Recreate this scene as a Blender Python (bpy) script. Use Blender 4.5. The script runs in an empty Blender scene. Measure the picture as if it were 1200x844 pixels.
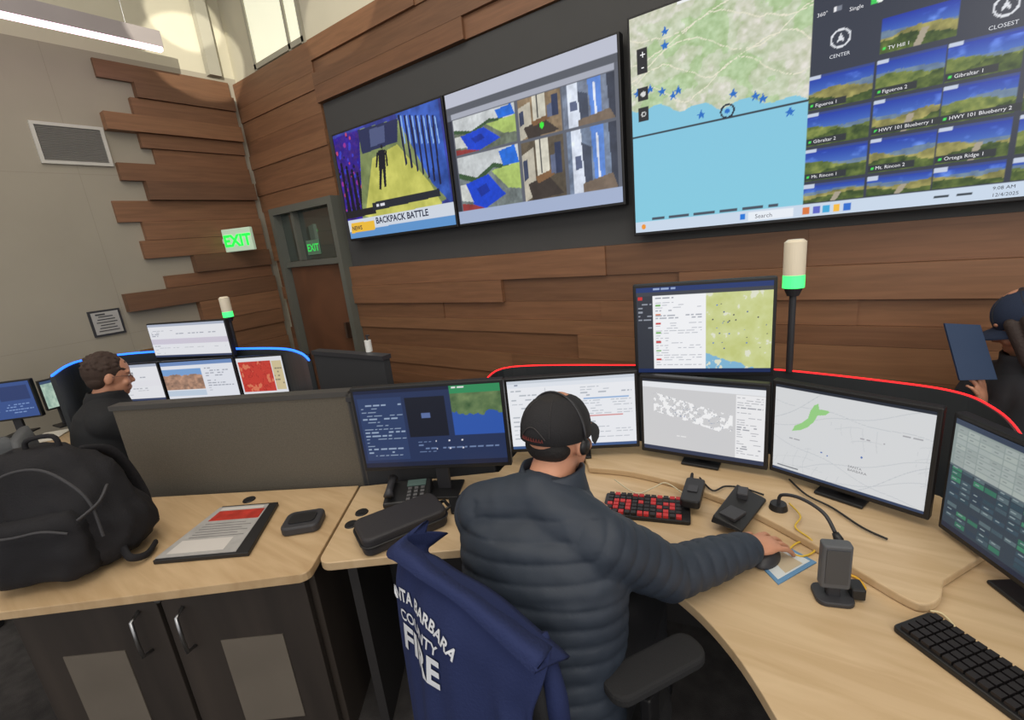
import bpy, bmesh, math, random
import numpy as np
from mathutils import Vector, Matrix, noise as mnoise
random.seed(4); np.random.seed(4)
sc=bpy.context.scene
sc.view_settings.view_transform='Standard'
FPX=545.0; RO=math.radians(6); TH=math.radians(14.6); CH=1.65; PSI=math.radians(36.6)
cp,sp=math.cos(PSI),math.sin(PSI)
def C(X,Y,z=0.0): return Vector((cp*X-sp*Y, sp*X+cp*Y, z))
def ray(u,v):
    a=u-600.0; b=422.0-v
    x0=a*math.cos(RO)+b*math.sin(RO); u0=-a*math.sin(RO)+b*math.cos(RO)
    return C(x0, FPX*math.cos(TH)+u0*math.sin(TH), -FPX*math.sin(TH)+u0*math.cos(TH))
def pz(u,v,z):
    r=ray(u,v); t=(z-CH)/r.z; return Vector((r.x*t,r.y*t,z))
def py(u,v,y):
    r=ray(u,v); t=y/r.y; return Vector((r.x*t,y,CH+r.z*t))
def pxx(u,v,x):
    r=ray(u,v); t=x/r.x; return Vector((x,r.y*t,CH+r.z*t))
# camera
cd=bpy.data.cameras.new('camera'); cam=bpy.data.objects.new('camera',cd); sc.collection.objects.link(cam); sc.camera=cam
cd.sensor_width=36; cd.lens=36*FPX/1200; cd.clip_start=0.05
Fw=C(0,math.cos(TH),-math.sin(TH)); U0=C(0,math.sin(TH),math.cos(TH)); R0=C(1,0,0)
Rv=R0*math.cos(RO)-U0*math.sin(RO); Uv=R0*math.sin(RO)+U0*math.cos(RO)
M=Matrix.Identity(4)
for i in range(3): M[i][0]=Rv[i]; M[i][1]=Uv[i]; M[i][2]=-Fw[i]
M[2][3]=CH; cam.matrix_world=M

# ---------- materials
def lin(c):
    c=np.array(c,dtype=float)/255.0
    return np.where(c<=0.04045,c/12.92,((c+0.055)/1.055)**2.4)
MATS={}
def mat(name,rgb,rough=0.6,metal=0.0,emit=0.0,bump=0.0,bscale=200,var=0.0,vscale=5,alpha=1.0,spec=0.5,stretch=None,coat=0.0):
    if name in MATS: return MATS[name]
    m=bpy.data.materials.new(name); m.use_nodes=True; nt=m.node_tree; N=nt.nodes; L=nt.links
    b=N['Principled BSDF']; c=lin(rgb)
    b.inputs['Base Color'].default_value=(*c,1); b.inputs['Roughness'].default_value=rough; b.inputs['Metallic'].default_value=metal
    b.inputs['Specular IOR Level'].default_value=spec; b.inputs['Coat Weight'].default_value=coat
    if emit: b.inputs['Emission Color'].default_value=(*c,1); b.inputs['Emission Strength'].default_value=emit
    if alpha<1: b.inputs['Alpha'].default_value=alpha
    tc=N.new('ShaderNodeTexCoord'); mp=N.new('ShaderNodeMapping'); L.new(tc.outputs['Object'],mp.inputs[0])
    if stretch: mp.inputs['Scale'].default_value=stretch
    if var or not bump:
        n=N.new('ShaderNodeTexNoise'); n.inputs['Scale'].default_value=vscale; n.inputs['Detail'].default_value=6; L.new(mp.outputs[0],n.inputs[0])
        r=N.new('ShaderNodeValToRGB'); v=var if var else 0.03
        r.color_ramp.elements[0].position=.3; r.color_ramp.elements[1].position=.7
        r.color_ramp.elements[0].color=(*(c*(1-v)),1); r.color_ramp.elements[1].color=(*np.minimum(c*(1+v),1),1)
        L.new(n.outputs[0],r.inputs[0]); L.new(r.outputs[0],b.inputs['Base Color'])
    if bump:
        n2=N.new('ShaderNodeTexNoise'); n2.inputs['Scale'].default_value=bscale; n2.inputs['Detail'].default_value=3; L.new(mp.outputs[0],n2.inputs[0])
        bp=N.new('ShaderNodeBump'); bp.inputs['Strength'].default_value=bump; bp.inputs['Distance'].default_value=.003
        L.new(n2.outputs[0],bp.inputs['Height']); L.new(bp.outputs[0],b.inputs['Normal'])
    MATS[name]=m; return m
def attrmat(name,rough=0.5,emit=0.0,wood=False,stretch=(1,1,14)):
    if name in MATS: return MATS[name]
    m=bpy.data.materials.new(name); m.use_nodes=True; nt=m.node_tree; N=nt.nodes; L=nt.links
    b=N['Principled BSDF']; b.inputs['Roughness'].default_value=rough
    a=N.new('ShaderNodeAttribute'); a.attribute_name='Col'
    if emit:
        b.inputs['Base Color'].default_value=(.01,.01,.01,1)
        L.new(a.outputs['Color'],b.inputs['Emission Color']); b.inputs['Emission Strength'].default_value=emit
        b.inputs['Specular IOR Level'].default_value=.3
    elif wood:
        tc=N.new('ShaderNodeTexCoord'); mp=N.new('ShaderNodeMapping'); mp.inputs['Scale'].default_value=stretch; L.new(tc.outputs['Object'],mp.inputs[0])
        n=N.new('ShaderNodeTexNoise'); n.inputs['Scale'].default_value=3; n.inputs['Detail'].default_value=8; n.inputs['Distortion'].default_value=.6; L.new(mp.outputs[0],n.inputs[0])
        r=N.new('ShaderNodeValToRGB'); r.color_ramp.elements[0].position=.33; r.color_ramp.elements[1].position=.72
        r.color_ramp.elements[0].color=(.80,.79,.78,1); r.color_ramp.elements[1].color=(1.08,1.07,1.06,1)
        L.new(n.outputs[0],r.inputs[0])
        mx=N.new('ShaderNodeMix'); mx.data_type='RGBA'; mx.blend_type='MULTIPLY'; mx.inputs[0].default_value=1
        L.new(a.outputs['Color'],mx.inputs[6]); L.new(r.outputs[0],mx.inputs[7]); L.new(mx.outputs[2],b.inputs['Base Color'])
    else: L.new(a.outputs['Color'],b.inputs['Base Color'])
    MATS[name]=m; return m
m_black=mat('black plastic',(26,26,28),.45)
m_dark=mat('dark grey plastic',(50,50,54),.5)
m_steel=mat('brushed steel',(170,170,170),.3,1)
m_white=mat('white plastic',(225,225,220),.4)
def woodmat(name,rgb,dark,stretch,rough=.45,rot=0):
    m=mat(name,rgb,rough,var=.1); nt=m.node_tree; N=nt.nodes; L=nt.links
    r=[n for n in N if n.type=='VALTORGB'][0]; mp=[n for n in N if n.type=='MAPPING'][0]; n=[n for n in N if n.type=='TEX_NOISE'][0]
    mp.inputs['Scale'].default_value=stretch; mp.inputs['Rotation'].default_value=(0,0,rot)
    n.inputs['Scale'].default_value=2.5; n.inputs['Distortion'].default_value=.8; n.inputs['Detail'].default_value=9
    r.color_ramp.elements[0].color=(*lin(dark),1); r.color_ramp.elements[1].color=(*lin(rgb),1)
    return m
m_desk=woodmat('pale oak worktop',(204,178,142),(186,158,120),(1.2,10,3),.4,-PSI)
m_desk2=woodmat('pale oak worktop side',(200,172,134),(180,150,112),(1.2,10,3),.4,-PSI)
m_cab=woodmat('dark cabinet laminate',(68,60,54),(44,39,36),(2,2,.2),.5)
m_fab=mat('grey acoustic fabric',(98,92,82),.95,bump=.5,bscale=350,var=.1,vscale=150)
m_darkfab=mat('charcoal fabric',(52,53,56),.95,bump=.5,bscale=350)
m_scr=attrmat('display image',.25,emit=.93)
m_skin=mat('skin',(196,140,112),.5,var=.05,vscale=20)

# ---------- mesh builder
class B:
    def __init__(s): s.v=[]; s.f=[]; s.m=[]; s.c=[]
    def add(s,vs,fs,mi=0,col=None):
        o=len(s.v); s.v+=[tuple(v) for v in vs]; s.f+=[tuple(i+o for i in f) for f in fs]; s.m+=[mi]*len(fs)
        s.c+=[tuple(col) if col is not None else (1,1,1)]*len(vs)
    def box(s,c,d,mi=0,rz=0,col=None,T=None):
        c=Vector(c); vs=[]
        for x in(-.5,.5):
            for y in(-.5,.5):
                for z in(-.5,.5):
                    p=Vector((x*d[0],y*d[1],z*d[2]))
                    if rz: p=Matrix.Rotation(rz,3,'Z')@p
                    if T is not None: p=T@p
                    vs.append(c+p)
        s.add(vs,[(0,1,3,2),(4,6,7,5),(0,4,5,1),(2,3,7,6),(0,2,6,4),(1,5,7,3)],mi,col); return s
    def cyl(s,p0,p1,r0,r1=None,n=20,mi=0,col=None):
        p0=Vector(p0);p1=Vector(p1); r1=r0 if r1 is None else r1
        return s.tube([p0,p1],[r0,r1],n,mi,col)
    def tube(s,pts,rads,n=12,mi=0,col=None,ex=None,right=None):
        pts=[Vector(p) for p in pts]
        if not hasattr(rads,'__len__'): rads=[rads]*len(pts)
        vs=[];fs=[]; prev=None
        for i,p in enumerate(pts):
            d=(pts[min(i+1,len(pts)-1)]-pts[max(i-1,0)]).normalized()
            if prev is None:
                a=d.orthogonal().normalized() if right is None else (Vector(right)-d*d.dot(Vector(right))).normalized()
            else: a=(prev-d*d.dot(prev)).normalized()
            prev=a; bb=d.cross(a); e=1 if ex is None else ex
            for k in range(n):
                t=2*math.pi*k/n; vs.append(p+a*math.cos(t)*rads[i]*e+bb*math.sin(t)*rads[i])
        for i in range(len(pts)-1):
            for k in range(n):
                k2=(k+1)%n; fs.append((i*n+k,i*n+k2,(i+1)*n+k2,(i+1)*n+k))
        fs.append(tuple(range(n-1,-1,-1))); fs.append(tuple((len(pts)-1)*n+k for k in range(n)))
        s.add(vs,fs,mi,col); return s
    def rings(s,secs,n=32,mi=0,pw=2.0):
        vs=[];fs=[]
        for c,a,b in secs:
            for k in range(n):
                t=2*math.pi*k/n; ct,st=math.cos(t),math.sin(t)
                ct=math.copysign(abs(ct)**(2/pw),ct); st=math.copysign(abs(st)**(2/pw),st)
                vs.append(Vector(c)+Vector(a)*ct+Vector(b)*st)
        for i in range(len(secs)-1):
            for k in range(n):
                k2=(k+1)%n; fs.append((i*n+k,i*n+k2,(i+1)*n+k2,(i+1)*n+k))
        fs.append(tuple(range(n-1,-1,-1))); fs.append(tuple((len(secs)-1)*n+k for k in range(n)))
        s.add(vs,fs,mi); return s
    def prism(s,pts,z0,z1,mi=0,col=None):
        n=len(pts); vs=[(p[0],p[1],z0) for p in pts]+[(p[0],p[1],z1) for p in pts]
        fs=[tuple(range(n-1,-1,-1)),tuple(range(n,2*n))]+[(i,(i+1)%n,n+(i+1)%n,n+i) for i in range(n)]
        s.add(vs,fs,mi,col); return s
    def ell(s,c,r,A=None,n=16,mi=0,z0=-1.0,col=None):
        A=A or (Vector((1,0,0)),Vector((0,1,0)),Vector((0,0,1))); c=Vector(c); vs=[];fs=[]
        m=n//2+1; ph0=math.asin(max(-1,z0))
        for i in range(m):
            ph=ph0+(math.pi/2-ph0)*i/(m-1)
            rr=max(math.cos(ph),1e-4)
            for k in range(n):
                t=2*math.pi*k/n
                vs.append(c+A[0]*(r[0]*rr*math.cos(t))+A[1]*(r[1]*rr*math.sin(t))+A[2]*(r[2]*math.sin(ph)))
        for i in range(m-1):
            for k in range(n):
                k2=(k+1)%n; fs.append((i*n+k,i*n+k2,(i+1)*n+k2,(i+1)*n+k))
        fs.append(tuple(range(n-1,-1,-1))); fs.append(tuple((m-1)*n+k for k in range(n)))
        s.add(vs,fs,mi,col); return s
    def text(s,body,x,y,z,size,col=(1,1,1),mi=0,f=None,align='LEFT',bold=0.0,res=3):
        cu=bpy.data.curves.new('t','FONT'); cu.body=body; cu.size=size; cu.align_x=align; cu.resolution_u=res; cu.offset=bold
        ob=bpy.data.objects.new('t',cu); sc.collection.objects.link(ob)
        dg=bpy.context.evaluated_depsgraph_get(); me=ob.evaluated_get(dg).to_mesh()
        vs=[v.co.copy() for v in me.vertices]; fs=[tuple(p.vertices) for p in me.polygons]
        if f: vs=[f(v.x,v.y) for v in vs]
        else: vs=[Vector((x+v.x,y,z+v.y)) for v in vs]
        s.add(vs,fs,mi,col)
        bpy.data.objects.remove(ob); bpy.data.curves.remove(cu); return s
    def mesh(s,name,mats,smooth=False):
        me=bpy.data.meshes.new(name); me.from_pydata([tuple(v) for v in s.v],[],s.f)
        for m in mats: me.materials.append(m)
        me.polygons.foreach_set('material_index',s.m)
        a=me.color_attributes.new('Col','FLOAT_COLOR','POINT')
        c=np.ones((len(s.v),4),dtype=np.float32); c[:,:3]=np.array(s.c); a.data.foreach_set('color',c.ravel())
        if smooth: me.polygons.foreach_set('use_smooth',[True]*len(me.polygons))
        me.update(); return me
def fixn(me):
    bm=bmesh.new(); bm.from_mesh(me); bmesh.ops.recalc_face_normals(bm,faces=bm.faces); bm.to_mesh(me); bm.free()
def part(b,name,mats,parent=None,bev=0,smooth=False,label=None,fix=True,segs=2,wr=0,sub=0):
    me=b.mesh(name,mats if isinstance(mats,(list,tuple)) else [mats],smooth)
    if fix: fixn(me)
    if sub:
        bm=bmesh.new(); bm.from_mesh(me); bmesh.ops.subdivide_edges(bm,edges=bm.edges,cuts=sub,use_grid_fill=True); bm.to_mesh(me); bm.free()
    if wr:
        me.update()
        for v in me.vertices:
            p=v.co; d=mnoise.noise(Vector((p.x*9,p.y*9,p.z*6)))*wr+mnoise.noise(Vector((p.x*22+5,p.y*22,p.z*30)))*wr*.6; v.co=p+v.normal*d
        me.polygons.foreach_set('use_smooth',[True]*len(me.polygons))
    o=bpy.data.objects.new(name,me); sc.collection.objects.link(o)
    if parent: o.parent=parent
    if bev:
        md=o.modifiers.new('bevel','BEVEL'); md.width=bev; md.segments=segs; md.limit_method='ANGLE'; md.angle_limit=math.radians(40)
    if label: o['label']=label
    return o
def thing(name,label,cat,loc=(0,0,0),rz=0,group=None):
    o=bpy.data.objects.new(name,None); o.empty_display_size=.05; sc.collection.objects.link(o); o.location=loc; o.rotation_euler=(0,0,rz)
    o['label']=label; o['category']=cat
    if group: o['group']=group
    return o
def solo(b,name,mats,label,cat,loc=(0,0,0),rz=0,**k):
    o=part(b,name,mats,**k); o.location=loc; o.rotation_euler=(0,0,rz); o['label']=label; o['category']=cat; return o
def struct(b,name,mats,bev=0,label=None):
    o=part(b,name,mats,bev=bev); o['kind']='structure'
    if label: o['label']=label
    return o

# ---------- canvas for displays
class Cv:
    def __init__(s,nx,ny,bg):
        s.a=np.zeros((ny,nx,3)); s.a[:]=bg; s.nx=nx; s.ny=ny
        s.X,s.Y=np.meshgrid((np.arange(nx)+.5)/nx,(np.arange(ny)+.5)/ny); s.t=[]
    def rect(s,x0,y0,x1,y1,c): s.a[(s.X>=x0)&(s.X<x1)&(s.Y>=y0)&(s.Y<y1)]=c; return s
    def mask(s,m,c): s.a[m]=c
    def inside(s,pts):
        ins=np.zeros(s.X.shape,bool); n=len(pts)
        for i in range(n):
            x0,y0=pts[i]; x1,y1=pts[(i+1)%n]
            if y0==y1: continue
            cnd=((y0>s.Y)!=(y1>s.Y))&(s.X<(x1-x0)*(s.Y-y0)/(y1-y0)+x0); ins^=cnd
        return ins
    def poly(s,pts,c): ins=s.inside(pts); s.a[ins]=c; return ins
    def circ(s,cx,cy,r,c,asp=1.7): s.a[((s.X-cx)**2+((s.Y-cy)/asp)**2)<r*r]=c
    def rows(s,x0,y0,x1,y1,n,c,fill=.45,seed=1):
        rg=random.Random(seed); h=(y1-y0)/n
        for i in range(n):
            x=x0
            while x<x1:
                w=rg.uniform(.015,.06)*(1)
                e=min(x+w,x1)
                if rg.random()<.75: s.rect(x,y0+h*i,e,y0+h*(i+fill),c)
                x=e+.012
                if rg.random()<.12: break
    def noise(s,sc_,seed=0,oct=4):
        rg=np.random.RandomState(seed); out=np.zeros(s.X.shape); amp=1
        for o in range(oct):
            g=rg.rand(int(sc_)+3,int(sc_*1.6)+3); fx=s.X*sc_*1.6; fy=s.Y*sc_
            ix=fx.astype(int); iy=fy.astype(int); tx=fx-ix; ty=fy-iy; tx=tx*tx*(3-2*tx); ty=ty*ty*(3-2*ty)
            out+=amp*((g[iy,ix]*(1-tx)+g[iy,ix+1]*tx)*(1-ty)+(g[iy+1,ix]*(1-tx)+g[iy+1,ix+1]*tx)*ty)
            sc_*=2; amp*=.5
        return out/1.9
    def land(s,x0,y0,x1,y1,seed):
        rg=random.Random(seed); m=(s.X>=x0)&(s.X<x1)&(s.Y>=y0)&(s.Y<y1)
        fy=(s.Y-y0)/(y1-y0); fx=(s.X-x0)/(x1-x0); kd=rg.random()
        sky=np.stack([14+110*fy,48+130*fy,165+60*fy],-1); cl=s.noise(26,seed+50); sky=sky+np.clip(cl-.58,0,1)[...,None]*220*(fy[...,None]>.15)
        s.a[m]=sky[m]
        ph=rg.uniform(0,6); nz=s.noise(50,seed,5)
        h0=.42+.07*np.sin(fx*3+ph*3)+.05*(nz-.5); mm=m&(fy>h0); s.a[mm]=(np.stack([80+50*nz,104+50*nz,140+30*nz],-1))[mm]
        h1=.50+.09*np.sin(fx*5+ph)+.08*(nz-.5)
        g=np.stack([50+120*nz,76+100*nz,30+60*nz],-1) if kd<.5 else np.stack([90+110*nz,90+100*nz,50+60*nz],-1); mm=m&(fy>h1); s.a[mm]=g[mm]
        h2=.70+.12*np.sin(fx*4+ph*2)+.12*(nz-.5); g2=np.stack([15+110*nz,40+100*nz,14+50*nz],-1); mm=m&(fy>h2); s.a[mm]=g2[mm]
        if kd>.75: s.mask(m&(np.abs(fx-.5-.2*(1-fy))<.05)&(fy>.55),(170,160,140))
    def text(s,x,y,size,body,c,align='LEFT',bold=0): s.t.append((x,y,size,body,c,align,bold))
def screen(cv,w,h,parent,name='screen'):
    b=B(); nx,ny=cv.nx,cv.ny
    xs=np.linspace(-w/2,w/2,nx); zs=np.linspace(h,0,ny); XX,ZZ=np.meshgrid(xs,zs)
    vs=np.stack([XX.ravel(),np.zeros(nx*ny),ZZ.ravel()],-1)
    b.v=[tuple(v) for v in vs.tolist()]
    I=np.arange((ny-1)*(nx-1)); r=I//(nx-1); c=I%(nx-1); a=r*nx+c
    b.f=[tuple(q) for q in np.stack([a+nx,a+nx+1,a+1,a],-1).tolist()]; b.m=[0]*len(b.f)
    b.c=[tuple(q) for q in lin(np.clip(cv.a,0,255)).reshape(-1,3).tolist()]
    for x,y,sz,body,col,al,bo in cv.t:
        b.text(body,-w/2+x*w,-.0012,h*(1-y),sz,lin(col),align=al,bold=bo,res=2)
    return part(b,name,[m_scr],parent,fix=False)
def display(name,label,cat,BL,BR,h,cv,stand=None,border=.012,depth=.03,tilt=0,group=None,base_z=None):
    BL=Vector(BL);BR=Vector(BR); d=BR-BL; w=math.hypot(d.x,d.y); mid=(BL+BR)/2; rz=math.atan2(d.y,d.x)
    bz=mid.z if base_z is None else base_z
    T=thing(name,label,cat,(mid.x,mid.y,bz),rz,group); dz=mid.z-bz
    b=B().box((0,depth/2+.001,dz+h/2),(w,depth,h)); part(b,'housing',m_black,T,bev=.004)
    s=screen(cv,w-2*border,h-2*border-.004,T); s.location=(0,-.001,dz+border+.004)
    if stand=='desk':
        b=B().box((0,depth+.03,dz*.5+h*.2),(.05,.02,dz+h*.4)).box((0,depth+.015,dz+h*.4),(.1,.04,.1)); part(b,'stand_column',m_dark,T,bev=.004)
        b=B().box((0,.05,.005),(.13,.13,.010)); part(b,'stand_base',m_black,T,bev=.004)
    if stand=='arm':
        b=B().cyl((0,depth+.05,0),(0,depth+.05,dz+h*.5),.016).box((0,depth+.03,dz+h*.5),(.1,.05,.1)); part(b,'arm_column',m_dark,T)
    if stand=='wall':
        b=B().box((0,depth+.015,dz+h/2),(w*.5,.03,h*.4)); part(b,'wall_bracket',m_dark,T)
    return T

# ================= ROOM =================
D=2.49; YW=2.56; XL=-4.736
struct(B().box((0,-.5,-.05),(9.6,6.3,.1)),'floor',mat('dark carpet',(62,59,58),.95,bump=.6,bscale=250,var=.35,vscale=14))
struct(B().box((0,-.5,4.65),(9.6,6.3,.1)),'ceiling',mat('white ceiling',(225,222,215),.9))
m_up=mat('cream painted wall',(200,194,174),.85,var=.02)
b=B().box((0,YW+.05,2.3),(9.6,.1,4.6)); struct(b,'wall_back',m_up)
ml=mat('grey beige panel wall',(162,155,140),.9,var=.06,vscale=1.5)
nt=ml.node_tree; N=nt.nodes; L=nt.links; bs=N['Principled BSDF']
tc=N.new('ShaderNodeTexCoord'); sx=N.new('ShaderNodeSeparateXYZ'); cx=N.new('ShaderNodeCombineXYZ'); L.new(tc.outputs['Object'],sx.inputs[0]); L.new(sx.outputs[1],cx.inputs[0]); L.new(sx.outputs[2],cx.inputs[1])
br=N.new('ShaderNodeTexBrick'); br.offset=0; br.inputs['Scale'].default_value=1; br.inputs['Mortar Size'].default_value=.002; br.inputs['Brick Width'].default_value=1.22; br.inputs['Row Height'].default_value=1.22
br.inputs['Color1'].default_value=br.inputs['Color2'].default_value=(1,1,1,1); br.inputs['Mortar'].default_value=(.84,.84,.84,1); L.new(cx.outputs[0],br.inputs[0])
mx=N.new('ShaderNodeMix'); mx.data_type='RGBA'; mx.blend_type='MULTIPLY'; mx.inputs[0].default_value=1
src=bs.inputs['Base Color'].links[0].from_socket; L.new(src,mx.inputs[6]); L.new(br.outputs[0],mx.inputs[7]); L.new(mx.outputs[2],bs.inputs['Base Color'])
b=B().box((XL-.05,-.5,1.66),(.1,6.3,3.32),0).box((XL-.06,-.5,3.96),(.1,6.3,1.28),1); struct(b,'wall_left',[ml,m_up])  # upper part takes the lighter cream so its colour looks sunlit
# wood cladding
WC=[(138,98,70),(128,90,64),(144,104,74),(118,84,60),(132,94,67),(112,80,58),(140,100,71)]
mw=attrmat('walnut plank cladding',.5,wood=True,stretch=(1,1,14)); mw2=attrmat('walnut plank side cladding',.5,wood=True,stretch=(1,1,14))
b=B()
def wallrows(x0,x1,z0,z1,seed):
    rg=random.Random(seed); z=z0
    while z<z1-.01:
        h=rg.choice([.09,.12,.15,.17]); h=min(h,z1-z)
        if z1-(z+h)<.06: h=z1-z
        x=x0
        while x<x1:
            w=rg.uniform(.9,2.6); e=min(x+w,x1)
            if x1-e<.3: e=x1
            th=rg.choice([.025,.035,.045,.055]); c=lin(rg.choice(WC))*rg.uniform(.94,1.05)
            b.box(((x+e)/2,YW-th/2,z+h/2),(e-x,th,h-.0015),col=c); x=e
        z+=h
wallrows(-3.5,4.6,0,1.555,3); wallrows(-3.5,4.6,2.83,3.27,8); wallrows(XL,-3.5,2.14,3.27,5); wallrows(-4.66+.0,-4.5,0,2.14,6)
struct(b,'trim_1',mw,label='staggered walnut plank cladding with uneven depths')
rg=random.Random(11); b=B(); z=.02
ends=[(112,80),(158,104),(155,124),(122,142),(165,165),(182,182),(140,201),(172,222),(136,248),(170,272),(168,292),(228,310),(196,333),(146,350),(236,368)]
rows=[]
for (u,v) in ends:
    p=pxx(u,v,XL+.05); rows.append((p.z,p.y))
rows.sort(); zz=[r[0] for r in rows]
bounds=[zz[0]-.07]+[(zz[i]+zz[i+1])/2 for i in range(len(zz)-1)]+[3.27]
for i,(zc,ys) in enumerate(rows):
    th=rg.choice([.03,.05,.07,.085]); c=lin(rg.choice(WC))*rg.uniform(.9,1.08)
    z0,z1=bounds[i],bounds[i+1]
    b.box((XL+th/2,(ys+YW-.09)/2,(z0+z1)/2),(th,YW-.09-ys,z1-z0-.003),col=c)
z=bounds[0]
while z>.05:
    ys=rg.uniform(1.2,1.8); th=rg.choice([.03,.06,.08]); c=lin(rg.choice(WC))*.85
    z0=max(z-.14,0); b.box((XL+th/2,(ys+YW-.09)/2,(z0+z)/2),(th,YW-.09-ys,z-z0-.003),col=c); z=z0
struct(b,'trim_2',mw2,label='staggered walnut planks with ragged ends')
b=B().box((.56,YW-.01,2.19),(8.08,.02,1.27)); struct(b,'trim_3',mat('dark recess panel',(70,70,70),.8))
# door
dx0,dx1=-4.49,-3.5
mfr=mat('door frame paint',(104,106,98),.5); mdw=woodmat('door veneer',(118,80,58),(96,66,48),(1,1,1),.4)
mgl=mat('dark door glass',(64,74,68),.05,spec=1.0,coat=1.0)
b=B()
for x in(dx0+.03,dx1-.03): b.box((x,YW-.05,1.07),(.06,.1,2.14))
b.box(((dx0+dx1)/2,YW-.05,2.11),(dx1-dx0-.12,.1,.06)); b.box(((dx0+dx1)/2,YW-.04,1.62),(dx1-dx0-.12,.07,.05)); b.box((dx0+.33,YW-.04,1.87),(.04,.07,.44))
b.box(((dx0+dx1)/2,YW-.02,.8),(dx1-dx0-.14,.035,1.58),1); b.box(((dx0+dx1)/2,YW-.015,1.87),(dx1-dx0-.12,.015,.44),2)
b.box((dx1-.16,YW-.06,1.0),(.03,.05,.14),3); struct(b,'door_1',[mfr,mdw,mgl,m_steel])
# window high on back wall
p0=py(298,60,YW); p1=py(356,40,YW)
b=B(); wx0,wx1=p0.x,p1.x
b.box(((wx0+wx1)/2,YW-.006,3.93),(wx1-wx0,.01,1.24),1)
for x in(wx0,wx1,(wx0*.25+wx1*.75)): b.box((x,YW-.012,3.93),(.03,.024,1.3))
b.box(((wx0+wx1)/2,YW-.012,3.31),(wx1-wx0+.03,.024,.04))
struct(b,'window_1',[mat('window frame metal',(170,166,150),.5),mat('bright window glazing',(236,236,212),.3,emit=.6)])
b=B().box((XL+.04,2.36,3.95),(.07,.1,1.3)); struct(b,'trim_4',mat('column paint',(164,160,146),.7))
# vent
yc=(pxx(38,165,XL).y+pxx(128,175,XL).y)/2; w=abs(pxx(128,175,XL).y-pxx(41,165,XL).y); zc=pxx(85,170,XL).z; hh=.28
T=thing('air_vent','white framed rectangular air vent on grey wall','vent',(XL,yc,zc-hh/2))
b=B()
for z in(.011,hh-.011): b.box((.010,0,z),(.020,w,.022))
for y in(-w/2+.011,w/2-.011): b.box((.010,y,hh/2),(.020,.022,hh-.044))
part(b,'frame',mat('vent frame',(200,198,190),.5),T)
b=B().box((.003,0,hh/2),(.004,w-.04,hh-.04),1)
k=0
while .03+k*.012<hh-.024: b.box((.009,0,.03+k*.012),(.010,w-.045,.006),T=Matrix.Rotation(.5,3,'Y')); k+=1
part(b,'louvre',[mat('vent louvre',(140,138,132),.7),mat('vent shadow',(132,130,126),.8)],T)
# wall notice
p=pxx(125,378,XL); T=thing('wall_notice','small framed notice with grey text on the wall','sign',(XL,p.y,p.z-.1))
part(B().box((.008,0,.1),(.016,.2,.2)),'frame',m_dark,T)
b=B().box((.018,0,.1),(.003,.17,.17),0)
for i in range(6): b.box((.021,0,.04+i*.022),(.002,.13-(i%3)*.02,.007),1)
b.box((.021,-.03,.168),(.002,.06,.012),1)
part(b,'sheet',[mat('notice sheet',(176,174,170),.6),mat('notice ink',(70,70,72),.6)],T)
# exit sign, and its modelled reflection in the door glass
pe=pxx(278,281,XL+.20); T=thing('exit_sign','illuminated pale exit sign with green EXIT letters','exit sign',(pe.x,pe.y,pe.z-.1),.42)
b=B().box((0,.02,.1),(.30,.035,.20)); part(b,'housing',mat('exit housing',(200,224,198),.4,emit=.25),T,bev=.005)
b=B(); b.text('EXIT',0,-.0015,.048,.14,align='CENTER',bold=.005); part(b,'lettering',mat('exit green',(30,225,70),.4,emit=1.1),T,fix=False)
part(B().box((-.15,.02,.1),(.10,.03,.04)),'bracket',m_white,T)
pe=py(366,290,YW-.04); T=thing('exit_sign','small green EXIT reflection modelled as a plate on the door transom glass','exit sign',(pe.x,YW-.032,pe.z-.07),0)  # thin glowing plate stands in for the EXIT reflection in the glass
b=B().box((0,.004,.07),(.20,.008,.13)); part(b,'housing',mat('exit reflection plate',(96,128,104),.4,emit=.1),T,bev=.003)
b=B(); b.text('EXIT',0,-.0012,.038,.09,align='CENTER',bold=.002); part(b,'lettering',mat('exit reflection green',(60,215,90),.4,emit=.6),T,fix=False)
# linear lamp
T=thing('linear_pendant_lamp','long slim pendant light with glowing lower edge','ceiling light',(-4.36,.35,3.27))
part(B().box((0,0,.09),(.07,3.0,.11)),'lamp_housing',mat('lamp housing',(158,150,150),.6),T,bev=.004)
part(B().box((.012,0,.022),(.044,2.98,.026)),'diffuser',mat('lamp diffuser',(255,216,236),.5,emit=2.8),T)
for y in(-1.2,1.3): part(B().cyl((0,y,.14),(0,y,1.33),.004,n=8),'suspension_cable',m_steel,T)

# ================= WALL SCREENS =================
YS=2.455
def tvspec(x0,x1,z0,z1):
    def f(u,v):
        p=py(u,v,YS); return ((p.x-x0)/(x1-x0),(z1-p.z)/(z1-z0))
    return f
pa=py(411,283,YS);pb=py(537,266,YS);pc=py(733,240,YS);pd=py(743,277,YS)
zt=py(722,37,YS).z; zb=(pa.z+pb.z+pc.z)/3; ztop3=py(737,20,YS).z; zb3=pd.z; w3=(ztop3-zb3)*1.79
f1=tvspec(pa.x,pb.x,zb,zt); f2=tvspec(pb.x+.01,pc.x,zb,zt); f3=tvspec(pd.x,pd.x+w3,zb3,ztop3)
def P(f,L): return [f(*p) for p in L]
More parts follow.
